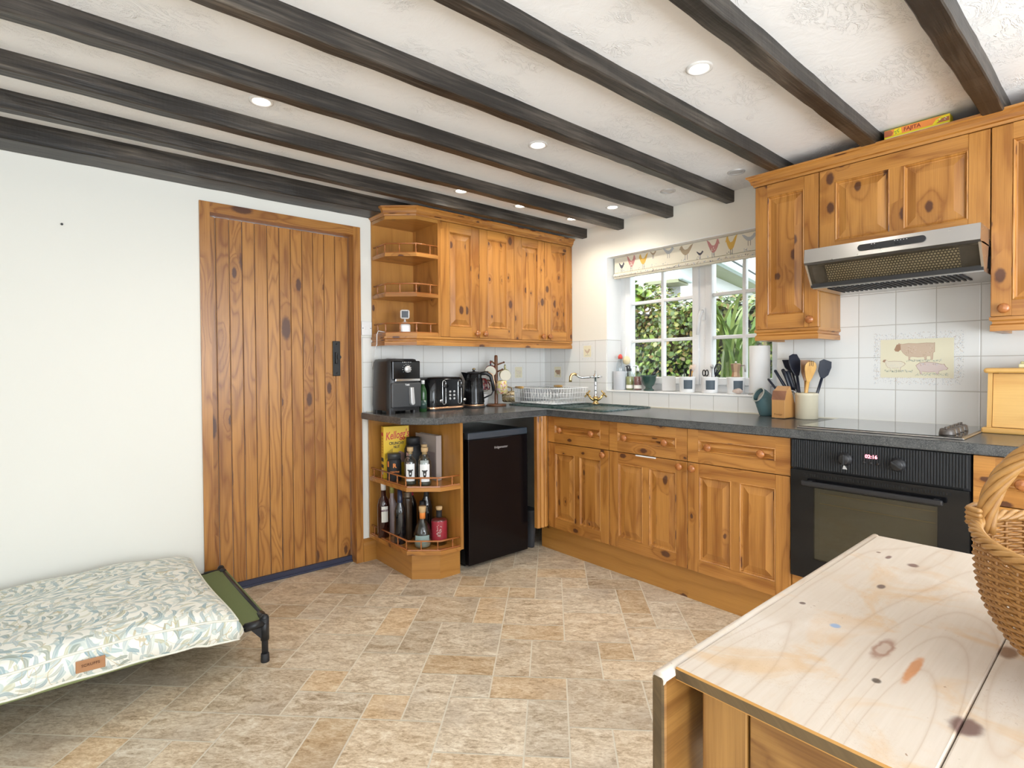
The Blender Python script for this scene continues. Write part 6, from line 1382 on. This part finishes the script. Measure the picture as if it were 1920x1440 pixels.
def spirit(lab, loc, s=1., sx=1):
    r = .0345 * s; t = thing('spirit_bottle', lab, 'bottle', loc, 0, 'clear cow-label bottles')
    b = MB(); b.lathe([(r * .92, 0), (r, .006), (r, .132), (r * .80, .150), (r * .42, .160), (r * .40, .185), (r * .46, .188)], loc, 26); gb = b.build('glass', M_clear, t)
    b = MB(); b.lathe([(0, .004), (r * .93, .004), (r * .93, .022), (0, .022)], loc, 22); b.build('bottom_liquid', plain('smoky_liquid', (.10, .10, .08), .1) if 'smoky_liquid' not in bpy.data.materials else bpy.data.materials['smoky_liquid'], t)
    b = MB(); b.lathe([(r * .36, .176), (r * .36, .190), (r * .50, .1905), (r * .52, .214), (0, .215)], loc, 16); b.build('cork_stopper', M_cork, t)
    f = facing(loc[0], loc[1]); b = MB(); label_arc(loc, r + .0005, .026, .124, f - .75, f + .75)(b); b.build('paper_label', M_labelw, t)
    u_ = V((-math.sin(f), math.cos(f), 0)); o_ = V((loc[0] + (r + .0012) * math.cos(f), loc[1] + (r + .0012) * math.sin(f), loc[2] + .072)); Mo = frame(o_, u_, (0, 0, 1))
    b = MB(); flat(b, [(-.5, .42), (-.35, .5), (-.2, .45), (.2, .45), (.35, .5), (.5, .42), (.3, .3), (.26, -.1), (.1, -.5), (-.1, -.5), (-.26, -.1), (-.3, .3)], Mo, (.034, .050), (0, -.004), 0, .0004); b.box((-.004, -.026, .0004), (.004, -.020, .0007), M=Mo, mi=1); b.box((-.003, -.008, .0004), (.003, .002, .0007), M=Mo, mi=1)
    b.build('printed_mark', [M_ink, M_labelw], t)
spirit('clear cork-stoppered bottle with cow label, left of the pair behind the rail', (-1.452, -.395, z1))
spirit('clear cork-stoppered bottle with cow label, nearest the rail', (-1.398, -.462, z1), 1.12)
spirit('clear cork-stoppered bottle half hidden behind the foremost cow-label bottle', (-1.335, -.355, z1), 1.0)
t = thing('tall_book', 'grey hardback book standing upright against the corner shelf side panel', 'book', (-1.268, -.29, z1))
b = MB(); b.box((-1.285, -.405, z1), (-1.282, -.175, z1 + .264)); b.box((-1.2515, -.405, z1), (-1.2485, -.175, z1 + .264)); b.box((-1.285, -.407, z1), (-1.2485, -.404, z1 + .264)); b.build('cover', M_greyb, t)
b = MB(); b.box((-1.282, -.404, z1 + .003), (-1.2515, -.178, z1 + .261)); b.build('pages', M_paper, t)
b = MB(); b.poly([(-1.2854, -.185, z1 + .02), (-1.2854, -.395, z1 + .02), (-1.2854, -.395, z1 + .165), (-1.2854, -.185, z1 + .165)]); b.build('cover_picture', plain('cover_mauve', (.26, .20, .20), .5), t)
b = MB(); b.text('baby', .022, frame((-1.2856, -.28, z1 + .21), (0, -1, 0), (0, 0, 1))); b.build('cover_lettering', plain('pale_print', (.55, .50, .48), .5), t)
dk = plain('dark_wine_glass', (.006, .006, .008), .06, coat=.6); dkb = plain('dark_rum', (.035, .008, .006), .06, coat=.6)
def wine(loc, h=.315, r=.036): return [(r * .94, 0), (r, .006), (r, h * .56), (r * .86, h * .64), (r * .42, h * .76), (r * .38, h * .9), (r * .42, h * .97), (r * .40, h), (0, h)]
L_ = (-1.482, -.125, z0); f_ = facing(*L_[:2])
bottle('spirit_bottle', 'dark rum bottle with cream label and white cap, far left on the bottom shelf', 'bottle', L_, [(.034, 0), (.037, .005), (.037, .19), (.030, .225), (.016, .245), (.0145, .285)], dkb, [('paper_label', M_paper, label_arc(L_, .0374, .095, .190, f_ - .35, f_ + .75)), ('cap', M_inkw, [(.0155, .283), (.016, .330), (.012, .334), (0, .334)]), ('label_text', plain('plum_print', (.12, .03, .08), .5), lambda b: b.text('MERSER', .0155, frame(V(L_) + V((.0378 * math.cos(f_ + .2), .0378 * math.sin(f_ + .2), .165)), (-math.sin(f_ + .2), math.cos(f_ + .2), 0), (0, 0, 1)), sx=.8, bold=.0003))])
L2 = (-1.468, -.300, z0)
bottle('wine_bottle', 'dark wine bottle with navy neck foil at the front left of the bottom shelf', 'bottle', L2, wine(L2, .32, .034), dk, [('neck_foil', plain('navy_foil', (.02, .03, .07), .3), [(.0175, .228), (.0148, .25), (.0142, .322), (0, .323)])])
L3 = (-1.352, -.225, z0)
bottle('wine_bottle', 'dark wine bottle with a red neck band at the back of the bottom shelf', 'bottle', L3, wine(L3, .33, .036), dk, [('neck_foil', plain('red_foil', (.38, .02, .05), .35), [(.0172, .20 + .035), (.0150, .258), (.0148, .272), (.0145, .275)])])
L4 = (-1.296, -.310, z0)
bottle('wine_bottle', 'dark wine bottle with plain neck behind the red label bottle', 'bottle', L4, wine(L4, .33, .036), dk, [('neck_foil', M_blackm, [(.0172, .235), (.0150, .258), (.0145, .331), (0, .332)])])
L5 = (-1.412, -.100, z0)
bottle('wine_bottle', 'pale bottle with yellow cap, half hidden between rum and wine bottles', 'bottle', L5, wine(L5, .29, .032), plain('pale_pink_glass', (.50, .40, .40), .2), [('cap', plain('olive_cap', (.50, .48, .14), .4), [(.0140, .25), (.0140, .292), (0, .293)])])
L6 = (-1.398, -.265, z0)
bottle('storage_jar', 'dark brown jar with ringed metal lid in the middle of the bottom shelf', 'jar', L6, [(.026, 0), (.028, .005), (.028, .24), (.024, .255)], plain('brown_glass', (.05, .03, .018), .12), [('screw_lid', plain('aged_lid', (.16, .13, .10), .35, .6), [(.0255, .25), (.0255, .258), (.024, .262), (.0255, .266), (.024, .272), (.0255, .278), (.024, .284), (0, .285)])])
L7 = (-1.348, -.350, z0)
bottle('storage_jar', 'small black-capped dark bottle just behind the round clear bottle', 'bottle', L7, [(.022, 0), (.024, .004), (.024, .17), (.013, .20)], dk, [('cap', M_blackm, [(.016, .195), (.016, .235), (0, .236)])]).name = 'dark_bottle'
L8 = (-1.402, -.440, z0)
bottle('spirit_bottle', 'round clear bottle with cork and orange band at the front of the bottom shelf', 'bottle', L8, [(.036, 0), (.046, .006), (.051, .05), (.049, .085), (.036, .125), (.018, .150), (.0155, .175)], M_clear, [('cork_stopper', M_cork, [(.013, .19), (.018, .198), (.021, .228), (.019, .232), (0, .232)]), ('neck_band', M_orange, [(.0165, .160), (.0170, .192), (.0165, .195)]), ('printed_mark', plain('pale_teal_print', (.28, .40, .40), .4), label_arc(L8, .0515, .035, .075, facing(*L8[:2]) - .9, facing(*L8[:2]) + .8)), ('bottom_liquid', plain('pale_liquid', (.34, .36, .30), .08), [(0, .005), (.044, .006), (.047, .035), (0, .036)])])
L9 = (-1.304, -.462, z0)
bottle('spirit_bottle', 'square-shouldered red labelled bottle with black neck, right on the bottom shelf', 'bottle', L9, [(.040, 0), (.044, .005), (.045, .14), (.040, .152), (.018, .158), (.016, .165)], M_clear, [('wrap_label', plain('crimson_label', (.36, .03, .05), .3), [(.0435, .022), (.0448, .03), (.0453, .136), (.0445, .14)]), ('neck_collar', M_blackm, [(.0185, .155), (.0165, .162), (.0160, .198)]), ('cork_stopper', M_cork, [(.0155, .196), (.0185, .205), (.0185, .217), (0, .219)]), ('printed_mark', plain('silver_print', (.55, .42, .40), .4), lambda b: speckle(b, frame(V(L9) + V((.0456 * math.cos(facing(*L9[:2])), .0456 * math.sin(facing(*L9[:2])), .0)), (-math.sin(facing(*L9[:2])), math.cos(facing(*L9[:2])), 0), (0, 0, 1)), -.012, .055, .012, .12, 26, (0,), .005, .001))])
